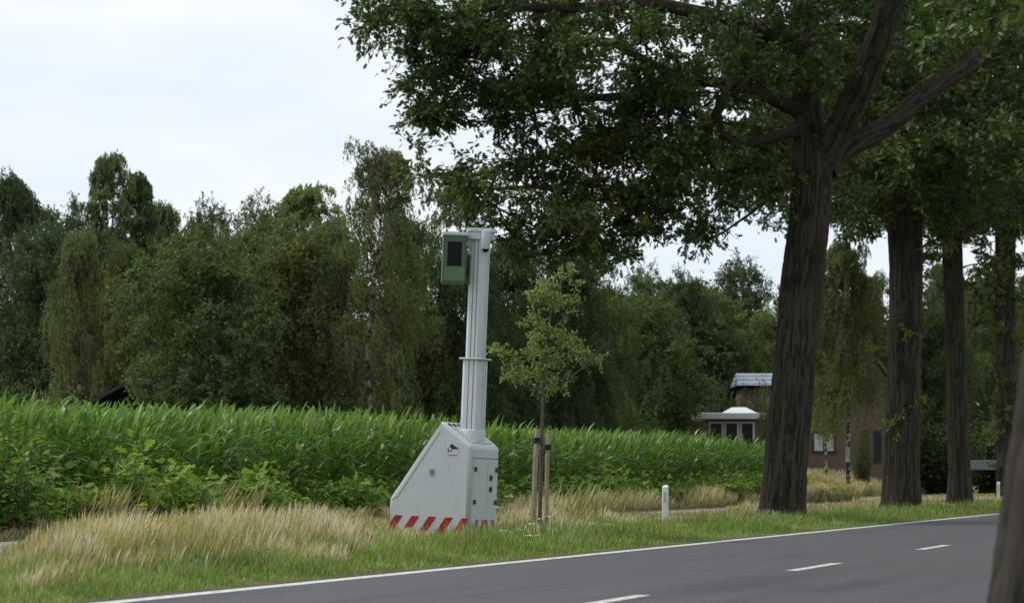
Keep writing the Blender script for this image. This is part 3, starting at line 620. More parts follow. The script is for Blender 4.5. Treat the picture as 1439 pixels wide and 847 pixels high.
def oak(Yt, pxs, radii, label, seed, rot, fork, shoots=0, low=None, dz=.06, n=110):
    base = P(pxs[0][0], 0, Yt); base[2] = 0
    tp = [(P(x, y, Yt) if i else np.array([base[0], Yt, -.05])) - (0 if True else 0) for i, (x, y) in enumerate(pxs)]
    gT, gC = Geo(), Geo(); bark_tube(gT, tp, radii, seed, n=n, dz=dz, amp=.022, flare=.12, fh=.4)
    off = tp[-1] - np.array([0, 0, 6.4 + .0]); off[2] = tp[-1][2] - 6.6
    for G_, src in ((gT, cA[0]), (gC, cA[1])):
        h = shift(src, off, rot); k0 = G_.n
        for (Fs, m, sm) in h.f: G_.f.append((Fs + k0, m, sm))
        G_.v += h.v; G_.r += h.r; G_.n += h.n
    rr = np.random.default_rng(seed + 50)
    if low:
        lc = blob_clusters([(P(x, y, Yt + dy), (rx * Yt / F, 1.4, ry * Yt / F), n_) for x, y, rx, ry, n_, dy in low], rr)
        p_, pa, rd, n_ = skeleton([(tp[-3:], [radii[-1]] * 3)], list(lc), tip=.012, power=.42, rr=rr, step=.5)
        seg_tubes(gT, p_, pa, rd, range(n_, len(p_)), n=5); leafy(gC, gT, lc, rr, twigs=7, per=13, tw=.55, size=.17, T=LEAF_OAK, droop=.35, tone=.6)
    t = finish_oak('oak_tree', label, base, gT, gC)
    if shoots:
        zz = 1.2 + 6.5 * rr.random(shoots); a = rr.random(shoots) * 6.28; rt = radii[1]
        cx = np.interp(zz, [q[2] for q in tp], [q[0] for q in tp]) - base[0]; c = np.stack([cx + np.cos(a) * (rt + .12), np.sin(a) * (rt + .12), zz], -1)
        for q in range(shoots):
            gs = Geo(); leafy(gs, gs, c[q:q + 1], rr, twigs=5, per=10, tw=.34, size=.12, T=LEAF_OAK, droop=.2, tone=.55); build('side_shoot', gs, M['shoot_leaf'], t)
    return t
oak(85.5, [(1268, 722), (1268, 640), (1272, 480), (1274, 360), (1270, 270)], [.52, .47, .45, .45, .45], 'second trunk of the oak row, straight, a few yellow leaves on its bark', 12, 0.4, 7,
    shoots=10, low=[(1215, 300, 40, 22, 7, 0), (1330, 300, 55, 45, 16, 0), (1205, 330, 22, 14, 3, 0)])
oak(98, [(1350, 714), (1348, 640), (1343, 480), (1338, 330), (1336, 290)], [.37, .34, .31, .3, .3], 'third and slimmest trunk of the oak row, bowed slightly to the left at the top', 13, 2.1, 7,
    shoots=0, low=[(1390, 340, 60, 50, 18, 0), (1310, 335, 20, 30, 5, 0)])
oak(112, [(1416, 708), (1416, 640), (1414, 480), (1413, 360), (1413, 300)], [.4, .38, .36, .35, .35], 'oak trunk with yellow green leafy shoots all the way up, beside the farther white post', 14, 4.0, 7,
    shoots=46, low=[(1420, 390, 42, 45, 14, 0), (1380, 400, 24, 40, 8, 0)])
oak(127, [(1480, 704), (1480, 640), (1478, 480), (1476, 300)], [.4, .38, .36, .35], 'farthest oak of the row, only its foliage showing at the right edge', 15, 5.2, 7, shoots=0)
# --- nearest trunk at the right edge of the picture
YN = 14.0; gT, gC = Geo(), Geo(); rr = np.random.default_rng(77)
bN = np.array([2.56, YN, 0]); tp = [bN - [0, 0, .05], (2.60, YN, .5), (2.67, YN, 1.3), (2.80, YN, 2.6), (2.84, YN, 4.2)]
bark_tube(gT, tp, [.5, .485, .46, .44, .43], 91, n=200, dz=.02, amp=.024, flare=.1, fh=.35)
c = blob_clusters([((2.8, YN + 1, 7.0), (5.5, 5.5, 1.6), 150), ((3.2, YN, 9), (5, 5, 1.8), 90)], rr)
p_, pa, rd, n_ = skeleton([([(2.8, YN, 3.9), (2.9, YN, 6), (3, YN, 9)], [.42, .3, .12])], list(c), tip=.012, power=.42, rr=rr, step=.5)
seg_tubes(gT, p_, pa, rd, range(len(p_)), n=6); leafy(gC, gT, c, rr, twigs=6, per=12, tw=.6, size=.16, T=LEAF_OAK)
t = finish_oak('oak_tree', 'rough blurred oak trunk on this side of the road, cut by the right edge', bN, gT, gC)
gs = Geo(); cs = np.array([[2.27, YN, 2.93], [2.33, YN, 2.88], [2.3, YN + .1, 2.86], [2.36, YN, 2.95]]) - bN
leafy(gs, None, cs, rr, twigs=4, per=7, tw=.1, size=.075, T=LEAF_OAK, droop=.5, tone=.8)
tube(gs, np.array([[2.62, YN, 3.1], [2.45, YN, 3.0], [2.3, YN, 2.9]]) - bN, [.015, .01, .005], 6)
build('side_shoot', gs, M['shoot_leaf'], t)

pb = UV(float(np.dot([13.6, 52], D)), -.3)
oak(52, [(CX + pb[0] / 52 * F, 745), (CX + pb[0] / 52 * F, 600), (CX + pb[0] / 52 * F + 5, 300), (CX + pb[0] / 52 * F + 5, 90)], [.5, .45, .43, .42], 'oak on this side of the road, only its foliage hangs in at the upper right', 21, 1.0, 7, dz=.15, n=32)
pb = UV(float(np.dot([8.9, 33], D)), -.2); q_ = CX + pb[0] / pb[1] * F  # unseen oak, added only for the shade it throws on road and canopy
oak(pb[1], [(q_, 790), (q_, 600), (q_ + 5, 100), (q_ + 5, -220)], [.5, .45, .43, .42], 'unseen oak added outside the right edge so its crown shades road and canopy', 22, 2.0, 7, dz=.2, n=32)
# --- young tree and its stakes
YS = 46.0; bS = P(758, 0, YS); bS[2] = 0; ss = YS / F; rr = np.random.default_rng(8)
gT, gC = Geo(), Geo()
stem = [bS - [0, 0, .03], P(760, 690, YS), P(762, 600, YS), P(764, 548, YS), P(767, 490, YS), P(775, 440, YS), P(787, 400, YS), P(806, 370, YS)]
srad = [.03, .028, .026, .024, .02, .016, .011, .006]
sl = [([P(764, 545, YS), P(745, 545, YS, ), P(728, 530, YS + .1), P(712, 515, YS + .2)], [.012, .01, .008, .005]),
      ([P(765, 530, YS), P(790, 540, YS), P(815, 520, YS - .2), P(840, 495, YS - .3), P(860, 477, YS - .3)], [.014, .012, .01, .007, .004]),
      ([P(768, 485, YS), P(756, 470, YS), P(753, 440, YS)], [.01, .008, .005]), ([P(770, 470, YS), P(790, 450, YS + .1), P(802, 425, YS + .2)], [.01, .008, .004]),
      ([P(765, 515, YS), P(800, 495, YS + .2), P(822, 478, YS + .3)], [.011, .008, .004])]
def BS(x, y, rx, ry, n, dY=0, dr=.3): return (P(x, y, YS + dY), (rx * ss, dr, ry * ss), n)
cl = blob_clusters([BS(763, 410, 22, 20, 19), BS(798, 418, 20, 24, 12), BS(750, 460, 18, 28, 18), BS(792, 465, 22, 18, 10), BS(802, 503, 30, 22, 22), BS(756, 508, 26, 22, 18), BS(732, 528, 26, 16, 17), BS(775, 540, 34, 14, 17),
                    BS(712, 505, 16, 16, 9), BS(698, 487, 9, 9, 4), BS(835, 500, 14, 10, 6), BS(800, 385, 12, 12, 5)], rr)
pts, par, rad, n0 = skeleton([(stem, srad)] + sl, list(cl), tip=.0022, power=.4, rr=rr, step=.1)
tube(gT, stem, srad, 12)
for a_, b_ in sl: tube(gT, a_, b_, 7)
seg_tubes(gT, pts, par, rad, range(n0, len(pts)), n=4)
leafy(gC, gT, cl, rr, twigs=4, per=6, tw=.13, size=.06, T=LEAF_OAK, droop=.1, flat=.9, tr=.0015, tone=.72)
t = empty('oak_sapling', bS, 0, 'slender young oak tied between two wooden stakes right of the speed camera', 'tree')
for nm, gg, mm in (('trunk', gT, M['twig']), ('crown', gC, M['young_leaf'])):
    for k in range(len(gg.v)): gg.v[k] = gg.v[k] - bS
    build(nm, gg, mm, t)
def stake(x0, x1, yt, Y, r, label, tie):
    b = P(x0, 0, Y); b[2] = 0; top = P(x1, yt, Y) - b
    e = empty('wooden_stake', b, 0, label, 'stake', 'stakes holding the young tree'); g = Geo()
    q = [np.array([0, 0, -.05]), top * .3 + [.006, 0, 0], top * .65 - [.004, 0, 0], top * .985, top]
    tube(g, q, [r, r, r * .97, r * .95, r * .8], 14); build('post', g, M['wood'], e)
    g = Geo(); a = np.array(tie[0]) - b; c = np.array(tie[1]) - b
    for dz in (-.03, .0, .03): tube(g, [a + [0, -.0, dz], (a + c) / 2 + [0, -.05, dz - .01], c + [0, 0, dz]], .016, 8)
    zc = a[2]; m = top * (zc / top[2]); th = np.linspace(0, 2 * np.pi, 17)
    ring = np.stack([m[0] + np.cos(th) * (r + .01), m[1] + np.sin(th) * (r + .01), np.full(17, zc)], -1)
    for dz in (-.025, 0, .025): tube(g, ring + [0, 0, dz], .014, 6, cap=False)
    build('tree_tie', g, M['rubber'], e)
stake(748, 755.5, 604, 45.6, .037, 'thicker left wooden stake with a black tie round its top', (P(754.5, 618, 45.6) , P(763, 620, 46)))
stake(767, 771, 604, 45.7, .032, 'thinner right wooden stake with a slanting black tie', (P(770, 628, 45.7), P(761, 636, 46)))

# ------------------------------------------------------------------ white posts along the road
def post(px, v, h, label, Mk=None):
    loc = PV(px, v, 0)
    if Mk is None:
        e = empty('reflector_post', loc, ROAD_ROT - R(90), label, 'post', 'white reflector posts along the road')
        pr = [(-.05, -.03), (-.035, -.045), (.035, -.045), (.05, -.03), (.05, .03), (.03, .05), (-.03, .05), (-.05, .03)]
        bm = bmesh.new(); lo = [bm.verts.new((x, y, -.05)) for x, y in pr]; hi = [bm.verts.new((x, y, h + (.0 if y < 0 else .03))) for x, y in pr]
        bm.faces.new(hi); n = len(pr)
        for i in range(n): bm.faces.new((lo[i], lo[(i + 1) % n], hi[(i + 1) % n], hi[i]))
        bmesh.ops.bevel(bm, geom=[q for q in bm.edges if q.verts[0].co.z > h - .01 and q.verts[1].co.z > h - .01], offset=.012, segments=3, affect='EDGES')
        bm_obj('post_body', bm, M['plastic'], e)
        bm_obj('reflector', bevel_box(-.022, .022, -.052, -.0455, h - .26, h - .08, .002, 1), M['reflector'], e)
    else:
        e = copy_tree(Mk); e.location = tuple(loc); tag(e, label)
    return e
p1 = post(935.5, 11.35, .76, 'nearer white reflector post, left of the biggest oak')
post(1403.5, 11.35, .76, 'farther white reflector post at the foot of the fourth oak', p1)
# ------------------------------------------------------------------ grey rail at the right
b = P(1382, 0, 118); e = empty('barrier', (b[0], b[1], 0), 0, 'grey metal rail on posts between the third and fourth oak trunks', 'barrier')
bm_obj('rail', bevel_box(-.55, 1.3, -.03, .03, 1.22, 1.58, .02, 2), M['galv'], e)
for x in (-.45, 1.0): bm_obj('post', bevel_box(x - .05, x + .05, .032, .12, -.05, 1.5, .01, 1), M['tarred'], e)

# ------------------------------------------------------------------ speed camera trailer
PH, LEAN, YT = R(24), R(2.3), 46.6
near_left = P(545, 0, YT + .5)
ax = np.array([math.cos(PH), -math.sin(PH)])
org = (near_left[0], YT + .55, -0.03)
tr = empty('speed_camera_trailer', org, 0, 'grey white trailer with red stripes, tall mast and green camera box on the verge', 'speed camera')
rot = Matrix.Rotation(LEAN, 4, 'Y') @ Matrix.Rotation(-PH, 4, 'Z'); tr.rotation_euler = rot.to_euler()
L_, W_ = 1.30, 1.0
prof = [(0, .0), (L_, .0), (L_, 1.45), (.82, 1.79), (.78, 1.79), (0, .64)]
bm = bevel_prism(prof, 0, W_, .055, 5, skip=lambda e: all(v.co.z < .01 for v in e.verts) or (abs(e.verts[0].co.x - e.verts[1].co.x) < .05 and abs(e.verts[0].co.y - e.verts[1].co.y) > .5 and e.verts[0].co.z > 1.7 and e.verts[0].co.x < .81))
for f in bm.faces: f.smooth = len(f.verts) == 4 and f.calc_area() < .12
def quad(bm, pts, mat):
    f = bm.faces.new([bm.verts.new(p) for p in pts]); f.material_index = mat; return f
def strip(bm, a, b, w, y, mat):           # thin line on the near side between xz points
    a, b = np.array(a), np.array(b); n = np.array([-(b - a)[1], (b - a)[0]]); n = n / np.linalg.norm(n) * w / 2
    quad(bm, [(q[0], y, q[1]) for q in (a - n, b - n, b + n, a + n)], mat)
# red and white warning stripes, side and end
for k in range(5):
    x0 = .105 + k * .272; x1 = x0 + .128; zt, zb = .40, .06; dx = -.225
    def lx(x, z): return x + dx * (zt - z) / (zt - zb)
    poly = [(lx(x0, zb), zb), (lx(x1, zb), zb), (x1, zt), (x0, zt)]
    # clip at the left and right end of the side
    def clip(poly, lim, sgn):
        out = []
        for i in range(len(poly)):
            p, q = poly[i], poly[(i + 1) % len(poly)]; pi_, qi = sgn * (p[0] - lim) >= 0, sgn * (q[0] - lim) >= 0
            if pi_: out.append(p)
            if pi_ != qi: t = (lim - p[0]) / (q[0] - p[0]); out.append((lim, p[1] + t * (q[1] - p[1])))
        return out
    poly = clip(clip(poly, .01, 1), L_ - .012, -1)
    if len(poly) > 2: quad(bm, [(x, -.003, z) for x, z in poly], 1)
strip(bm, (.045, .625), (.105, .66), .009, -.003, 2); strip(bm, (.105, .66), (.135, .665), .009, -.003, 2); strip(bm, (.13, .66), (.80, 1.665), .009, -.003, 2)
# seams on the sloping lid
tz = lambda x: 1.79 - (x - .82) * (1.79 - 1.45) / (L_ - .82) + .004
def lid(bm, pts, w, mat):
    for (xa, ya), (xb, yb) in zip(pts[:-1], pts[1:]):
        a, b = np.array([xa, ya]), np.array([xb, yb]); n = np.array([-(b - a)[1], (b - a)[0]]); n = n / np.linalg.norm(n) * w / 2
        quad(bm, [(q[0], q[1], tz(q[0])) for q in (a - n, b - n, b + n, a + n)], mat)
lid(bm, [(.86, .16), (L_ - .07, .16), (L_ - .07, W_ - .16), (.86, W_ - .16)], .012, 2)
bmesh.ops.recalc_face_normals(bm, faces=[f for f in bm.faces if f.material_index == 0])
body = bm_obj('body', bm, [M['paint'], M['red'], M['seam']], tr)
for k in range(3):                         # oval vents in the lid
    g = Geo(); th = np.linspace(0, 2 * np.pi, 20, endpoint=False); x = .845 + .035 * np.cos(th); y = .12 + k * .18 + .055 * np.sin(th)
    x, y = .875 + .03 * np.cos(th), .13 + k * .16 + .05 * np.sin(th)
    V1 = np.stack([x, y, tz(x) + .004], -1); V0 = V1 - [0, 0, .012]
    g.add(V1, [list(range(20))]); 
    i = np.arange(20); g.add(np.concatenate([V0, V1]), np.stack([i, (i + 1) % 20, 20 + (i + 1) % 20, 20 + i], 1)); build('vent', g, M['black'], body)
# end doors
def doorpanel(y0, y1, hinge_y, zs, lock):
    bm = bmesh.new(); bmesh.ops.create_cube(bm, size=1)
    for v in bm.verts: v.co = Vector((L_ + .006 + v.co.x * .016, (y0 + y1) / 2 + v.co.y * (y1 - y0), (.1 + 1.265) / 2 + v.co.z * 1.165))
    bmesh.ops.bevel(bm, geom=list(bm.edges), offset=.004, segments=2, affect='EDGES')
    # stripes of the door, slanting to the centre
    for yc in ((y0 + y1) / 2 - .12, (y0 + y1) / 2 + .1):
        s = 1 if yc < .5 else -1; w = .05
        quad(bm, [(L_ + .0165, yc - s * .06 - w, .12), (L_ + .0165, yc - s * .06 + w, .12), (L_ + .0165, yc + s * .06 + w, .38), (L_ + .0165, yc + s * .06 - w, .38)], 1)
    d = bm_obj('door', bm, [M['paint'], M['red']], tr)
    for z in zs:
        bb = bevel_box(L_ + .014, L_ + .034, hinge_y - .035, hinge_y + .035, z - .035, z + .035, .006, 2); bm_obj('hinge', bb, M['black'], d)
    for z, y in lock:
        bb = bevel_box(L_ + .014, L_ + .036, y - .035, y + .035, z - .04, z + .04, .008, 2); bm_obj('lock', bb, M['black'], d)
doorpanel(.075, .565, .13, (1.12, .64), [])
doorpanel(.575, .93, .87, (1.12, .64), [(1.0, .68), (.83, .68)])
g = Geo(); box(g, L_ + .001, L_ + .004, .05, .95, 1.275, 1.285); build('door_gap', g, M['seam'], tr)
for x, y in ((.1, .1), (.1, .9), (1.2, .1), (1.2, .9)): bm_obj('foot', bevel_box(x - .05, x + .05, y - .05, y + .05, -.1, .01, .01, 1), M['steel'], tr)
bm_obj('tow_plate', bevel_box(-.2, -.003, .25, .6, .1, .15, .015, 2), M['steel'], tr)
# stickers on the near side: camera pictogram with its text line, round wheel emblem
def disc(g, cx, cz, r, y, n=28, r0=None, mat=0):
    th = np.linspace(0, 2 * np.pi, n, endpoint=False)
    o_ = np.stack([cx + r * np.cos(th), np.full(n, y), cz + r * np.sin(th)], -1)
    if r0 is None: g.add(o_, [list(range(n))], mat=mat)
    else:
        i_ = np.stack([cx + r0 * np.cos(th), np.full(n, y), cz + r0 * np.sin(th)], -1); i = np.arange(n); g.add(np.concatenate([o_, i_]), np.stack([i, (i + 1) % n, n + (i + 1) % n, n + i], 1), mat=mat)
def poly(g, pts, y, mat=0): g.add([(x, y, z) for x, z in pts], [list(range(len(pts)))], mat=mat)
def rect(g, x0, x1, z0, z1, y, mat=0): poly(g, [(x0, z0), (x1, z0), (x1, z1), (x0, z1)], y, mat)
sx, sz = .925, 1.36                        # pictogram centre on the side
g = Geo(); rect(g, sx - .02, sx + .165, sz - .07, sz + .125, -.0025, 0)
poly(g, [(sx + .028, sz + .085), (sx + .048, sz + .118), (sx + .15, sz + .062), (sx + .142, sz + .04), (sx + .075, sz + .035), (sx + .03, sz + .06)], -.004, 1)
poly(g, [(sx + .12, sz + .05), (sx + .165, sz + .052), (sx + .16, sz + .036), (sx + .12, sz + .038)], -.0045, 1)
strip_pts = [((sx, sz - .02), (sx, sz + .06)), ((sx, sz + .015), (sx + .05, sz + .008)), ((sx + .045, sz + .005), (sx + .07, sz + .045))]
for a, b_ in strip_pts:
    a, b_ = np.array(a), np.array(b_); nn = np.array([-(b_ - a)[1], (b_ - a)[0]]); nn = nn / np.linalg.norm(nn) * .006
    poly(g, [tuple(a - nn), tuple(b_ - nn), tuple(b_ + nn), tuple(a + nn)], -.0042, 1)
rect(g, sx, sx + .15, sz - .052, sz - .043, -.004, 1); build('pictogram_sticker', g, [M['paint'], M['black']], body)
g = Geo(); rect(g, .625, .735, .985, 1.11, -.0025, 0); cx_, cz_ = .68, 1.05
disc(g, cx_, cz_, .042, -.004, r0=.034, mat=1); disc(g, cx_, cz_, .026, -.004, r0=.019, mat=1); disc(g, cx_, cz_, .008, -.004, mat=1)
for k in range(8):
    a = k * math.pi / 4; c_, s_ = math.cos(a), math.sin(a); poly(g, [(cx_ + c_ * .008 - s_ * .003, cz_ + s_ * .008 + c_ * .003), (cx_ + c_ * .008 + s_ * .003, cz_ + s_ * .008 - c_ * .003), (cx_ + c_ * .046 + s_ * .005, cz_ + s_ * .046 - c_ * .005), (cx_ + c_ * .046 - s_ * .005, cz_ + s_ * .046 + c_ * .005)], -.0046, 1)
rect(g, cx_ - .02, cx_ + .02, cz_ - .062, cz_ - .05, -.004, 1); build('round_emblem_sticker', g, [M['sticker_grey'], M['sticker_line']], body)
# mast
MX, MY = 1.075, .5
def extrusion(half, z0, z1, name, gr):
    c = .05; out = []
    side = [(-half + c, -half)]
    for gx in gr: side += [(gx - .009, -half), (gx - .008, -half + .03), (gx + .008, -half + .03), (gx + .009, -half)]
    side += [(half - c, -half)]
    for k in range(4):
        a = k * math.pi / 2; ca, sa = round(math.cos(a)), round(math.sin(a))
        out += [(x * ca - y * sa, x * sa + y * ca) for x, y in side]
    g = Geo(); n = len(out); lo = [(MX + x, MY + y, z0) for x, y in out]; hi = [(MX + x, MY + y, z1) for x, y in out]
    i = np.arange(n); g.add(lo + hi, np.stack([i, (i + 1) % n, n + (i + 1) % n, n + i], 1)); g.add(hi, [list(range(n))])
    return build(name, g, M['paint_mast'], tr)
lower = extrusion(.152, 1.6, 2.74, 'mast_lower_section', (-.03, .045))
upper = extrusion(.128, 2.74, 4.5, 'mast_upper_section', (-.03, .035))
g = Geo(); tube(g, [(MX, MY, 1.45), (MX, MY, 1.68), (MX, MY, 1.695), (MX, MY, 1.70)], [.19, .19, .183, .17], 40); build('mast_collar', g, M['paint'], tr)
bm = bevel_box(MX - .185, MX + .185, MY - .185, MY + .185, 2.72, 2.75, .012, 3); bm_obj('flange', bm, M['steel'], tr)
for dx in (-.125, .125):
    g = Geo()
    for z in (1.78, 1.86): tube(g, [(MX + dx, MY - .150, z), (MX + dx, MY - .16, z)], [.011, .009], 8)
    build('bolt', g, M['steel'], lower)
# head, turned to face the road traffic
def stadium(hw, hd, z0, z1, n=14):
    th1 = np.linspace(-np.pi / 2, np.pi / 2, n); a = [(hw - hd + hd * math.cos(t), hd * math.sin(t)) for t in th1] + [(-(hw - hd) - hd * math.cos(t), hd * math.sin(-t + math.pi) * 1) for t in th1[::-1]][::1]
    return a
RH = Matrix.Translation((MX, MY, 0)) @ Matrix.Rotation(PH + R(3), 4, 'Z')
def head(bm):
    bmesh.ops.transform(bm, matrix=RH, verts=bm.verts); return bm
def rbox(x0, x1, y0, y1, z0, z1, b, seg=3):
    bm = bmesh.new(); bmesh.ops.create_cube(bm, size=1)
    for v in bm.verts: v.co = Vector(((x0 + x1) / 2 + v.co.x * (x1 - x0), (y0 + y1) / 2 + v.co.y * (y1 - y0), (z0 + z1) / 2 + v.co.z * (z1 - z0)))
    ve = [e for e in bm.edges if abs(e.verts[0].co.z - e.verts[1].co.z) > .01]
    bmesh.ops.bevel(bm, geom=ve, offset=b, segments=6, affect='EDGES')
    bmesh.ops.bevel(bm, geom=[e for e in bm.edges if abs(e.verts[0].co.z - e.verts[1].co.z) < .001], offset=.008, segments=2, affect='EDGES')
    return bm
cap = bm_obj('mast_cap', head(rbox(-.19, .205, -.15, .15, 4.49, 4.60, .05)), M['paint_mast'], tr)
bm_obj('cap_lid', head(rbox(-.21, .225, -.17, .17, 4.6, 4.655, .05)), M['paint_mast'], cap)
g = Geo(); q = RH @ Vector((.075, -.215, 0)); tube(g, [(q.x, q.y, 4.6), (q.x, q.y, 4.36), (q.x, q.y, 4.345)], [.066, .066, .058], 24)
dome = build('dome_camera', g, M['paint_mast'], cap)
g = Geo(); zs = np.linspace(0, .05, 7); tube(g, [(q.x, q.y, 4.346 - z) for z in zs], [max(.004, math.sqrt(max(0, .048 ** 2 - (z * .93) ** 2))) for z in zs], 20)
o = build('dome_lens', g, M['glass_dark'], cap)
hs = bm_obj('camera_housing', head(rbox(-.55, -.2, -.3, .18, 3.83, 4.52, .025)), M['green_case'], tr)
bm_obj('housing_front', head(rbox(-.525, -.225, -.306, -.299, 3.86, 4.08, .003)), M['green_case_light'], hs)
bm_obj('housing_lid', head(rbox(-.56, -.19, -.31, .19, 4.522, 4.572, .02)), M['paint_mast'], hs)
bm_obj('window', head(rbox(-.485, -.275, -.312, -.299, 4.07, 4.43, .006)), M['glass_dark'], hs)
g = Geo(); a = RH @ Vector((-.2, -.05, 4.46)); b_ = RH @ Vector((-.1, -.05, 4.2)); bm = rbox(-.2, -.1, -.06, -.02, 4.38, 4.49, .005)
for v in bm.verts:
    if v.co.z < 4.42: v.co.x = v.co.x * .3 - .085; v.co.z -= .14
bm_obj('bracket', head(bm), M['paint_mast'], tr)
bm_obj('antenna', head(rbox(-.47, -.36, -.1, .0, 4.573, 4.59, .01)), M['black'], hs)

# ------------------------------------------------------------------ buildings
YB = 128.0; sb = YB / F
def wx(px): return (px - CX) * YB / F
def wz(py, Y=YB): return EYE - (py - HY) * Y / F
# flat roofed extension
cx0, cx1 = wx(979), wx(1064); e = empty('garden_room', ((cx0 + cx1) / 2, YB, 0), 0, 'low extension with white fascia, white framed windows and a glass pyramid on its flat roof', 'building')
hw = (cx1 - cx0) / 2; zt = wz(589)
g = Geo(); box(g, -hw + .4, hw + .3, .0, 4, 0, zt); build('wall', g, M['brick'], e)
rf = bm_obj('roof', bevel_box(-hw, hw + .3, -.5, 4.2, zt + .003, wz(580), .02, 1), M['trim'], e)
g = Geo(); pz = wz(580) + .003; x0, x1 = -hw + (1018 - 979) * sb, -hw + (1066 - 979) * sb; w4 = (x1 - x0) * .3; zp = wz(571)
V = [(x0, .3, pz), (x1, .3, pz), (x1, 3, pz), (x0, 3, pz), (x0 + w4, 1.2, zp), (x1 - w4, 1.2, zp), (x1 - w4, 2, zp), (x0 + w4, 2, zp)]
g.add(V, [[0, 1, 5, 4], [1, 2, 6, 5], [2, 3, 7, 6], [3, 0, 4, 7], [4, 5, 6, 7]]); build('skylight', g, M['trim'], rf)
for k in range(3):
    a = -hw + (996 - 979) * sb + k * 22 * sb; w = build('window', (lambda g: (box(g, a, a + 21 * sb, -.05, -.003, 1.0, wz(592)), g)[1])(Geo()), M['trim'], e)
    build('pane', (lambda g: (box(g, a + .08, a + 21 * sb - .08, -.065, -.052, 1.05, wz(592) - .08), g)[1])(Geo()), M['pane'], w)
# brick house
e = empty('brick_house', (wx(1190), YB + 2, 0), 0, 'brown brick house with a steep roof behind the weeping birch', 'house')
g = Geo(); hw = 2.4; hz = 4.2; apex = 7.6
V = [(-hw, 0, 0), (hw, 0, 0), (hw, 0, hz), (0, 0, apex), (-hw, 0, hz), (-hw, 8, 0), (hw, 8, 0), (hw, 8, hz), (0, 8, apex), (-hw, 8, hz)]
g.add(V, [[0, 1, 2, 3, 4], [6, 5, 9, 8, 7]]); g.add(V, [[1, 6, 7, 2], [5, 0, 4, 9]]); build('wall', g, M['brick'], e)
g = Geo()
for s in (-1, 1):
    a, b_ = np.array([s * (hw + .4), hz - .45]), np.array([0, apex + .02]); n_ = np.array([0, .18])
    V = [(a[0], -.35, a[1]), (0, -.35, b_[1]), (0, 8.3, b_[1]), (a[0], 8.3, a[1])]; V = V + [(x, y, z + .18) for x, y, z in V]
    g.add(V, [[3, 2, 1, 0], [4, 5, 6, 7], [0, 1, 5, 4], [2, 3, 7, 6], [3, 0, 4, 7]])
rf = build('roof', g, M['roof_brown'], e)
bm_obj('chimney', bevel_box(-.9, -.3, 3, 3.6, 7.4, 9.0, .02, 1), M['brick'], rf)
def window(x0, x1, z0, z1, blind=False):
    w = build('window', (lambda g: ([box(g, *q) for q in ((x0, x1, -.06, -.003, z0, z0 + .08), (x0, x1, -.06, -.003, z1 - .08, z1), (x0, x0 + .08, -.06, -.003, z0 + .08, z1 - .08), (x1 - .08, x1, -.06, -.003, z0 + .08, z1 - .08), ((x0 + x1) / 2 - .04, (x0 + x1) / 2 + .04, -.058, -.004, z0 + .08, z1 - .08))], g)[1])(Geo()), M['black'], e)
    build('pane', (lambda g: (box(g, x0 + .03, x1 - .03, -.03, -.006, z0 + .03, z1 - .03), g)[1])(Geo()), M['curtain' if blind else 'pane'], w)
YH = YB + 2; sh = YH / F
window((1149 - 1190) * sh, (1182 - 1190) * sh, wz(636, YH), wz(606, YH), True); window((1218 - 1190) * sh, (1228 - 1190) * sh, wz(650, YH), wz(604, YH)); window((1236 - 1190) * sh, (1246 - 1190) * sh, wz(650, YH), wz(604, YH))
window(-1.0, .2, 4.4, 5.6)
# farther house, only its blue grey roof shows
YR = 135.5; b = P(1062, 0, YR); e = empty('far_house', (b[0], YR, 0), 0, 'house of which only a blue grey tiled roof shows above the low extension', 'house')
g = Geo(); box(g, -.5, 3, .5, 6, 0, wz(545, YR)); build('wall', g, M['brick'], e)
g = Geo(); z0, z1 = wz(541, YR), wz(521, YR); V = [(-.75, 0, z0), (3.4, 0, z0), (3.0, 3, z1), (-.6, 3, z1), (-.75, 6.4, z0), (3.4, 6.4, z0)]
g.add(V, [[0, 1, 2, 3], [3, 2, 5, 4], [0, 3, 4], [1, 5, 2]][:2]); g.add(V, [[0, 3, 4], [1, 5, 2]]); build('roof', g, M['roof_blue'], e)
# dark shed in the wood at the left
b = P(205, 0, 99); e = empty('shed', (b[0], b[1], 0), R(-12), 'low black shed half hidden under the trees at the left', 'shed')
g = Geo(); box(g, -1.5, 2.6, 0, 3, 0, 2.7); build('wall', g, M['tarred'], e)
g = Geo(); V = [(-2.4, -.4, 2.95), (-.3, -.4, 4.0), (3, -.4, 2.9), (-2.4, 3.4, 2.95), (-.3, 3.4, 4.0), (3, 3.4, 2.9)]
V2 = V + [(x, y, z - .12) for x, y, z in V]; g.add(V2, [[0, 1, 4, 3], [1, 2, 5, 4], [6, 9, 10, 7], [7, 10, 11, 8], [0, 6, 7, 1], [1, 7, 8, 2]]); 
box(g, -2.2, 2.9, -.32, -.3, 2.7, 3.0); build('roof', g, M['tarred'], e)

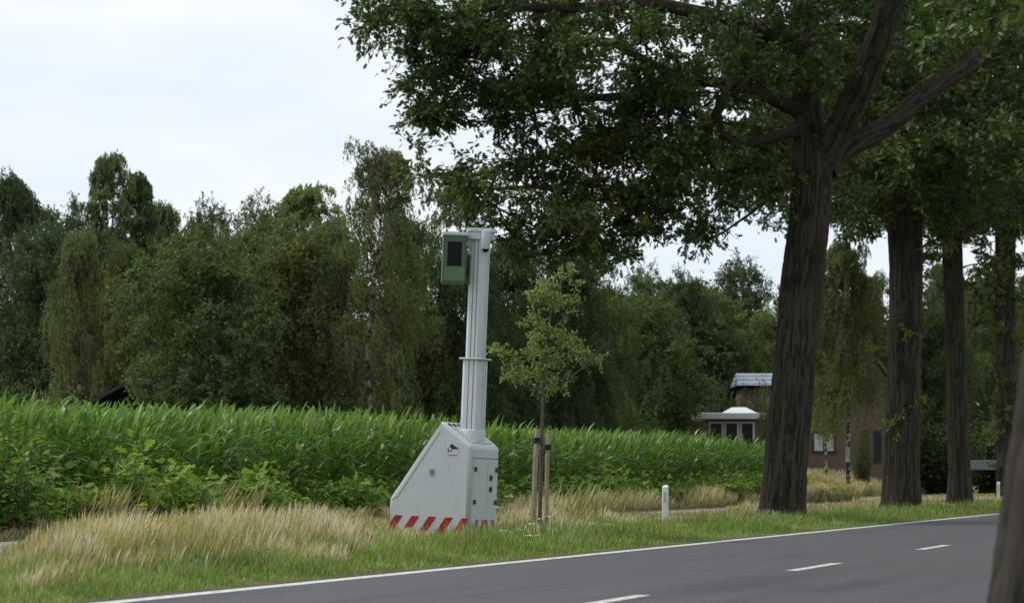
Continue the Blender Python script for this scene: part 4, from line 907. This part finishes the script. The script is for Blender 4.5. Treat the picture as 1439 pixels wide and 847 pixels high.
# ------------------------------------------------------------------ trees of the wood
def broad(seed, H=12.0, Rr=4.2, z0=1.2, nb=26, ncl=820, size=.165, shape=1.0):
    rr = np.random.default_rng(seed); bl = []
    for k in range(nb):
        t = (k + .5) / nb; z = z0 + (H - z0 - .8) * t; w = Rr * (math.sin(math.pi * (t * .84 + .12)) ** .42) * shape * (.72 + .35 * rr.random()); a = k * 2.4 + rr.normal(0, .3)
        q = w * (.62 if k < nb - 3 else .25); bl.append(((np.cos(a) * q, np.sin(a) * q, z), (Rr * .42, Rr * .42, Rr * .3), ncl // nb))
    bl.append(((0, 0, H * .5), (Rr * .6, Rr * .6, H * .4), ncl // 6))
    c = blob_clusters(bl, rr, .5); c += rr.normal(0, .12, c.shape); g1, g2 = Geo(), Geo()
    p_, pa, rd, n_ = skeleton([([(0, 0, -.1), (.1, 0, H * .3), (-.1, .1, H * .6), (0, 0, H * .9)], [.24, .19, .12, .03])], list(c), tip=.012, power=.42, rr=rr, step=.9)
    seg_tubes(g1, p_, pa, rd, range(len(p_)), n=6); leafy(g2, None, c, rr, twigs=7, per=13, tw=.6, size=size, T=LEAF_FAR, droop=.2, flat=.7, tone=.5)
    return g1.mesh('trunk', M['bark_far']), g2.mesh('crown', M['far_leaf'])
LEAF_THIN = np.array([(0, 0, 0), (.45, .2, .05), (1, 0, -.06), (.5, -.2, .05)])
def birch(seed, H=13.0, foot=.6, Rr=3.2, z0=1.6, ncl=230, hang=1.5, size=.17, white=True, lean=.3, strands=14, see=False):
    """drooping tree: limbs rise and arch, bundles of hanging twigs fall from their ends"""
    rr = np.random.default_rng(seed); g1, g2 = Geo(), Geo()
    spine = [(0, 0, -.1), (.1, 0, H * .2), (-.25 * lean, 0, H * .45), (.35 * lean, 0, H * .7), (.8 * lean, 0, H * .95)]
    t = rr.random(ncl) ** .85; z = z0 + (H - z0) * t
    w = Rr * np.clip(1 - np.abs((t - .38) / .63) ** 1.9, 0.015, 1) ** .6
    a = rr.random(ncl) * 6.28; lump = .78 + .22 * np.sin(a * 2 + z * 1.3 + seed) + .14 * rr.normal(0, 1, ncl); q = w * lump * rr.random(ncl) ** .33
    c = np.stack([np.cos(a) * q + .8 * lean * t ** 2, np.sin(a) * q, z], -1)
    tops = [(rr.normal(0, Rr * .22), rr.normal(0, Rr * .2), H * (.9 + .12 * rr.random())) for _ in range(7)]; c = np.concatenate([c, tops])
    p_, pa, rd, n_ = skeleton([(spine, [.19, .16, .12, .07, .02])], list(c), tip=.010, power=.42, rr=rr, step=.8)
    seg_tubes(g1, p_, pa, rd, range(len(p_)), n=6)
    m = strands; n = len(c); cc = np.repeat(c, m, 0); aa = rr.random(len(cc)) * 6.28; sp = .38 * np.sqrt(rr.random(len(cc)))
    st = cc + np.stack([np.cos(aa) * sp, np.sin(aa) * sp, .45 * (1 - (sp / .38) ** 2) * rr.random(len(cc))], -1)
    hl = hang * np.repeat(.45 + .8 * rr.random(n), m) * (.5 + .7 * rr.random(len(cc))); hl *= np.where(st[:, 2] > H * .86, .55, 1); hl = np.minimum(hl, np.maximum(.3, st[:, 2] - foot)); k = 18; tt = rr.random((len(cc), k)) ** .85
    out = unit(cc - np.array([0, 0, 0]) * 1.0); ox = np.cos(aa) * .25; oy = np.sin(aa) * .25
    pos = st[:, None] + np.stack([(ox[:, None] + .22 * hl[:, None]) * tt ** .8, oy[:, None] * tt ** .8, -tt ** 1.25 * hl[:, None]], -1) + rr.normal(0, .045, (len(cc), k, 3)); pos = pos.reshape(-1, 3)
    d = rr.normal(0, .4, pos.shape); d[:, 2] -= .9; d[:, 0] += .3
    tone = .5 + np.repeat(np.repeat(rr.normal(0, .2, n), m), k) + np.repeat(rr.normal(0, .08, len(cc)), k) + rr.normal(0, .1, len(pos))
    if see:
        kk = ~((np.abs(pos[:, 0] - np.interp(pos[:, 2], [q[2] for q in spine], [q[0] for q in spine])) < .3) & (pos[:, 1] < .1) & (rr.random(len(pos)) < .8)); pos, d, tone = pos[kk], d[kk], tone[kk]
    leaves(g2, pos, d, rr.normal(0, 1, pos.shape), size * (.7 + .6 * rr.random(len(pos))), LEAF_THIN, np.clip(tone, 0, 1))
    return g1.mesh('trunk', M['birch_bark'] if white else M['bark_far']), g2.mesh('crown', M['far_leaf'])
PR = {'b1': broad(1), 'b2': broad(2, nb=22), 'b3': broad(3, Rr=4.6, z0=.6, nb=30), 'w1': birch(4, ncl=230, lean=1.0, see=True, size=.14, hang=1.3), 'w2': birch(5, ncl=290, white=False, hang=1.7, size=.15), 'w3': birch(6, ncl=250, size=.15, white=False, hang=1.4, Rr=3.4),
      'air': birch(7, ncl=120, hang=1.1, z0=3.5, Rr=2.9, strands=9, lean=.8), 'w4': birch(9, z0=4.8, foot=3.4, ncl=190, lean=.9, hang=1.7), 't1': birch(8, Rr=2.1, ncl=170, hang=.9, white=False, z0=2)}
SZ = {'b1': (12.6, 4.2), 'b2': (12.6, 4.2), 'b3': (12.6, 4.6), 'w1': (13.4, 3.2), 'w2': (13.4, 3.2), 'w3': (13.4, 3.4), 'air': (13.4, 2.9), 't1': (13.4, 2.1), 'w4': (13.4, 3.2)}
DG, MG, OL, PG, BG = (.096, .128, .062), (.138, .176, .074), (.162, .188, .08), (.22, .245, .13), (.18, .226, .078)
wood = [  # photo column, top row, half width in px, distance, shape, colour, label
    (10, 236, 62, 121, 'w2', DG, 'dark drooping tree at the left edge of the wood'),
    (95, 262, 60, 127, 'b2', DG, 'dark rounded crown left of the two tall tufted birches'),
    (152, 211, 36, 118, 't1', MG, 'tallest tufted tree at the left, rising highest over the wood'),
    (192, 236, 32, 119, 't1', DG, 'narrow tufted tree just right of the tallest one at the left'),
    (60, 300, 70, 112, 'b1', DG, 'shadowy broadleaf behind the pale bush at the left'),
    (112, 318, 48, 103, 'w3', OL, 'pale drooping tree with grey green leaves at the left'),
    (172, 335, 42, 102, 'w2', OL, 'olive weeping tree left of the big round one'),
    (235, 276, 48, 126, 'w3', MG, 'mid green tree behind the gap left of the big round tree'),
    (290, 268, 52, 128, 'b1', DG, 'dark treetop rising behind the big round tree'),
    (358, 258, 58, 125, 'b2', OL, 'olive brown treetop midway along the skyline'),
    (430, 256, 52, 127, 't1', BG, 'light green slim treetop left of the white birch'),
    (290, 302, 104, 98, 'b3', MG, 'big round broadleaf tree on a short trunk behind the maize'),
    (405, 292, 84, 101, 'b2', OL, 'olive broadleaf tree right of the big round tree'),
    (466, 300, 66, 112, 'w2', MG, 'mid green weeping tree between the olive tree and the white birch'),
    (522, 196, 60, 100, 'w1', OL, 'tall birch with a white trunk and airy top left of the speed camera'),
    (582, 300, 60, 106, 'w2', OL, 'dense weeping birch directly left of the camera mast'),
    (640, 232, 58, 113, 'air', MG, 'airy birch whose top shows above the green camera box'),
    (655, 345, 70, 106, 'w3', DG, 'dark weeping birch right behind the mast'),
    (725, 330, 66, 110, 'w2', DG, 'dark weeping birch between the mast and the young tree'),
    (790, 345, 60, 112, 'w2', DG, 'dark weeping birch right behind the young tree'),
    (835, 315, 50, 116, 'air', BG, 'light airy birch just left of the gap of sky'),
    (850, 400, 62, 118, 'w3', MG, 'weeping birch right of the young tree'),
    (905, 362, 48, 138, 'b1', MG, 'broadleaf tree under the left part of the gap of sky'),
    (965, 366, 44, 142, 'b2', DG, 'dark broadleaf tree in the middle of the gap of sky'),
    (1045, 349, 56, 150, 'b1', DG, 'tallest tree in the gap of sky, left of the biggest trunk'),
    (985, 385, 86, 143, 'b3', MG, 'wide broadleaf tree behind the low extension'),
    (915, 405, 68, 126, 'b2', MG, 'rounded broadleaf tree at the end of the maize'),
    (1085, 420, 44, 146, 'b1', BG, 'light green tree peeping out left of the biggest trunk'),
    (1150, 378, 56, 146, 'b2', MG, 'green tree behind the brick house roof'),
    (1193, 330, 46, 117, 'w4', OL, 'weeping birch with hanging strands and a spotted trunk before the brick house'),
    (1160, 400, 34, 122, 'w4', BG, 'drooping light green tree covering the gable of the brick house'),
    (1225, 380, 52, 140, 'w2', MG, 'drooping tree behind the second oak trunk'),
    (1308, 400, 56, 138, 'b3', DG, 'dark broadleaf between the second and third oak trunks'),
    (1322, 360, 46, 150, 'w3', OL, 'tall olive tree seen between the second and third oak trunks'),
    (1388, 390, 58, 142, 'w3', MG, 'weeping tree seen above the grey rail'),
    (1440, 380, 60, 150, 'b1', DG, 'dark broadleaf tree closing the view at the right edge'),
]
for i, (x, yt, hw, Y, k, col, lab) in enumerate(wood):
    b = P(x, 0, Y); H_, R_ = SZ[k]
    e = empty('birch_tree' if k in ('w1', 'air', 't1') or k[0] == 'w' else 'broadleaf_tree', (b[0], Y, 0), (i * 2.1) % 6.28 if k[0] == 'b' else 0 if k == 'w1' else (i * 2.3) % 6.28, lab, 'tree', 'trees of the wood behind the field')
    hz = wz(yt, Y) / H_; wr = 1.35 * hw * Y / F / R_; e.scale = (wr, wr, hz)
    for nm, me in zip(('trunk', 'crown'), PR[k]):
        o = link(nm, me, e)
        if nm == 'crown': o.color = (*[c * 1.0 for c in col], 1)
# low shrubs closing the foot of the wood
rrs = np.random.default_rng(4)
g1, g2 = Geo(), Geo(); bush_geo(g2, (0, 0, 0), 1.9, 3.4, 5200, LEAF_FAR, .2, rrs, base=.1); tube(g1, [(0, 0, -.05), (.1, 0, 1), (0, .1, 2.2)], [.08, .06, .02], 6)
SH = (g1.mesh('stem', M['bark_far']), g2.mesh('foliage', M['far_leaf']))
shrubs = [(100, 102, 55, 496, PG, 'pale grey green bush standing out at the foot of the dark trees at the left'), (145, 101, 24, 522, PG, 'small pale bush touching the roof of the black shed'),
          (30, 106, 55, 505, DG, 'dark bush under the trees at the left edge'), (455, 105, 55, 500, DG, 'dark bush between the olive tree and the white birch trunk'),
          (600, 108, 60, 520, DG, 'dark bush at the foot of the wood left of the mast'), (700, 112, 60, 525, DG, 'dark bush at the foot of the wood right of the mast'),
          (800, 116, 60, 530, DG, 'dark bush at the foot of the wood right of the young tree'), (885, 122, 50, 540, DG, 'dark bush at the foot of the wood at the end of the maize'),
          (950, 126, 36, 552, MG, 'green bush touching the left end of the low extension'), (1262, 132, 60, 560, DG, 'dark bush right of the brick house'), (1330, 132, 60, 570, DG, 'dark bush behind the third oak trunk'),
          (1400, 134, 60, 560, DG, 'dark bush behind the grey rail'), (1077, 126.6, 15, 512, MG, 'leafy bush squeezed between the low extension and the biggest trunk'), (1212, 124, 16, 585, MG, 'small green bush before the brick wall, touching the second oak trunk'), (1160, 127, 10, 628, MG, 'small bush below the white window of the brick house'), (1112, 127, 20, 600, DG, 'dark bush hidden beside the biggest trunk, before the house'), (1045, 133.6, 26, 526, MG, 'bush poking up behind the white fascia'), (1008, 133.6, 30, 500, DG, 'dark bush behind the left half of the white fascia'), (1074, 133.6, 18, 505, DG, 'bush between the white fascia and the biggest trunk')]
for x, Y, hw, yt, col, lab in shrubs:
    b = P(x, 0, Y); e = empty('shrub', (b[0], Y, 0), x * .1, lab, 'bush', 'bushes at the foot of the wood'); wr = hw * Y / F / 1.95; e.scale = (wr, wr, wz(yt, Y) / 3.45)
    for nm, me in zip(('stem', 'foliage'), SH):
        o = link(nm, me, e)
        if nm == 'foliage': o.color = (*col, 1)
# far wood that closes the horizon
g = Geo(); n = 90000; x = -60 + 150 * rng.random(n); y = 160 + 14 * rng.random(n); z = (rng.random(n) ** .8) * (9.5 + 1.0 * np.sin(x * .3) + .8 * np.sin(x * .83)); d = rng.normal(0, 1, (n, 3))
leaves(g, np.stack([x, y, z], -1), d, rng.normal(0, 1, (n, 3)), .45 + .4 * rng.random(n), LEAF_FAR, rng.random(n)); o = build('far_wood', g, M['far_leaf']); o.color = (*DG, 1)
tag(o, 'distant dark wood closing the horizon behind the trees', 'wood', kind='stuff')
print('polys', sum(len(m.polygons) for m in bpy.data.meshes))
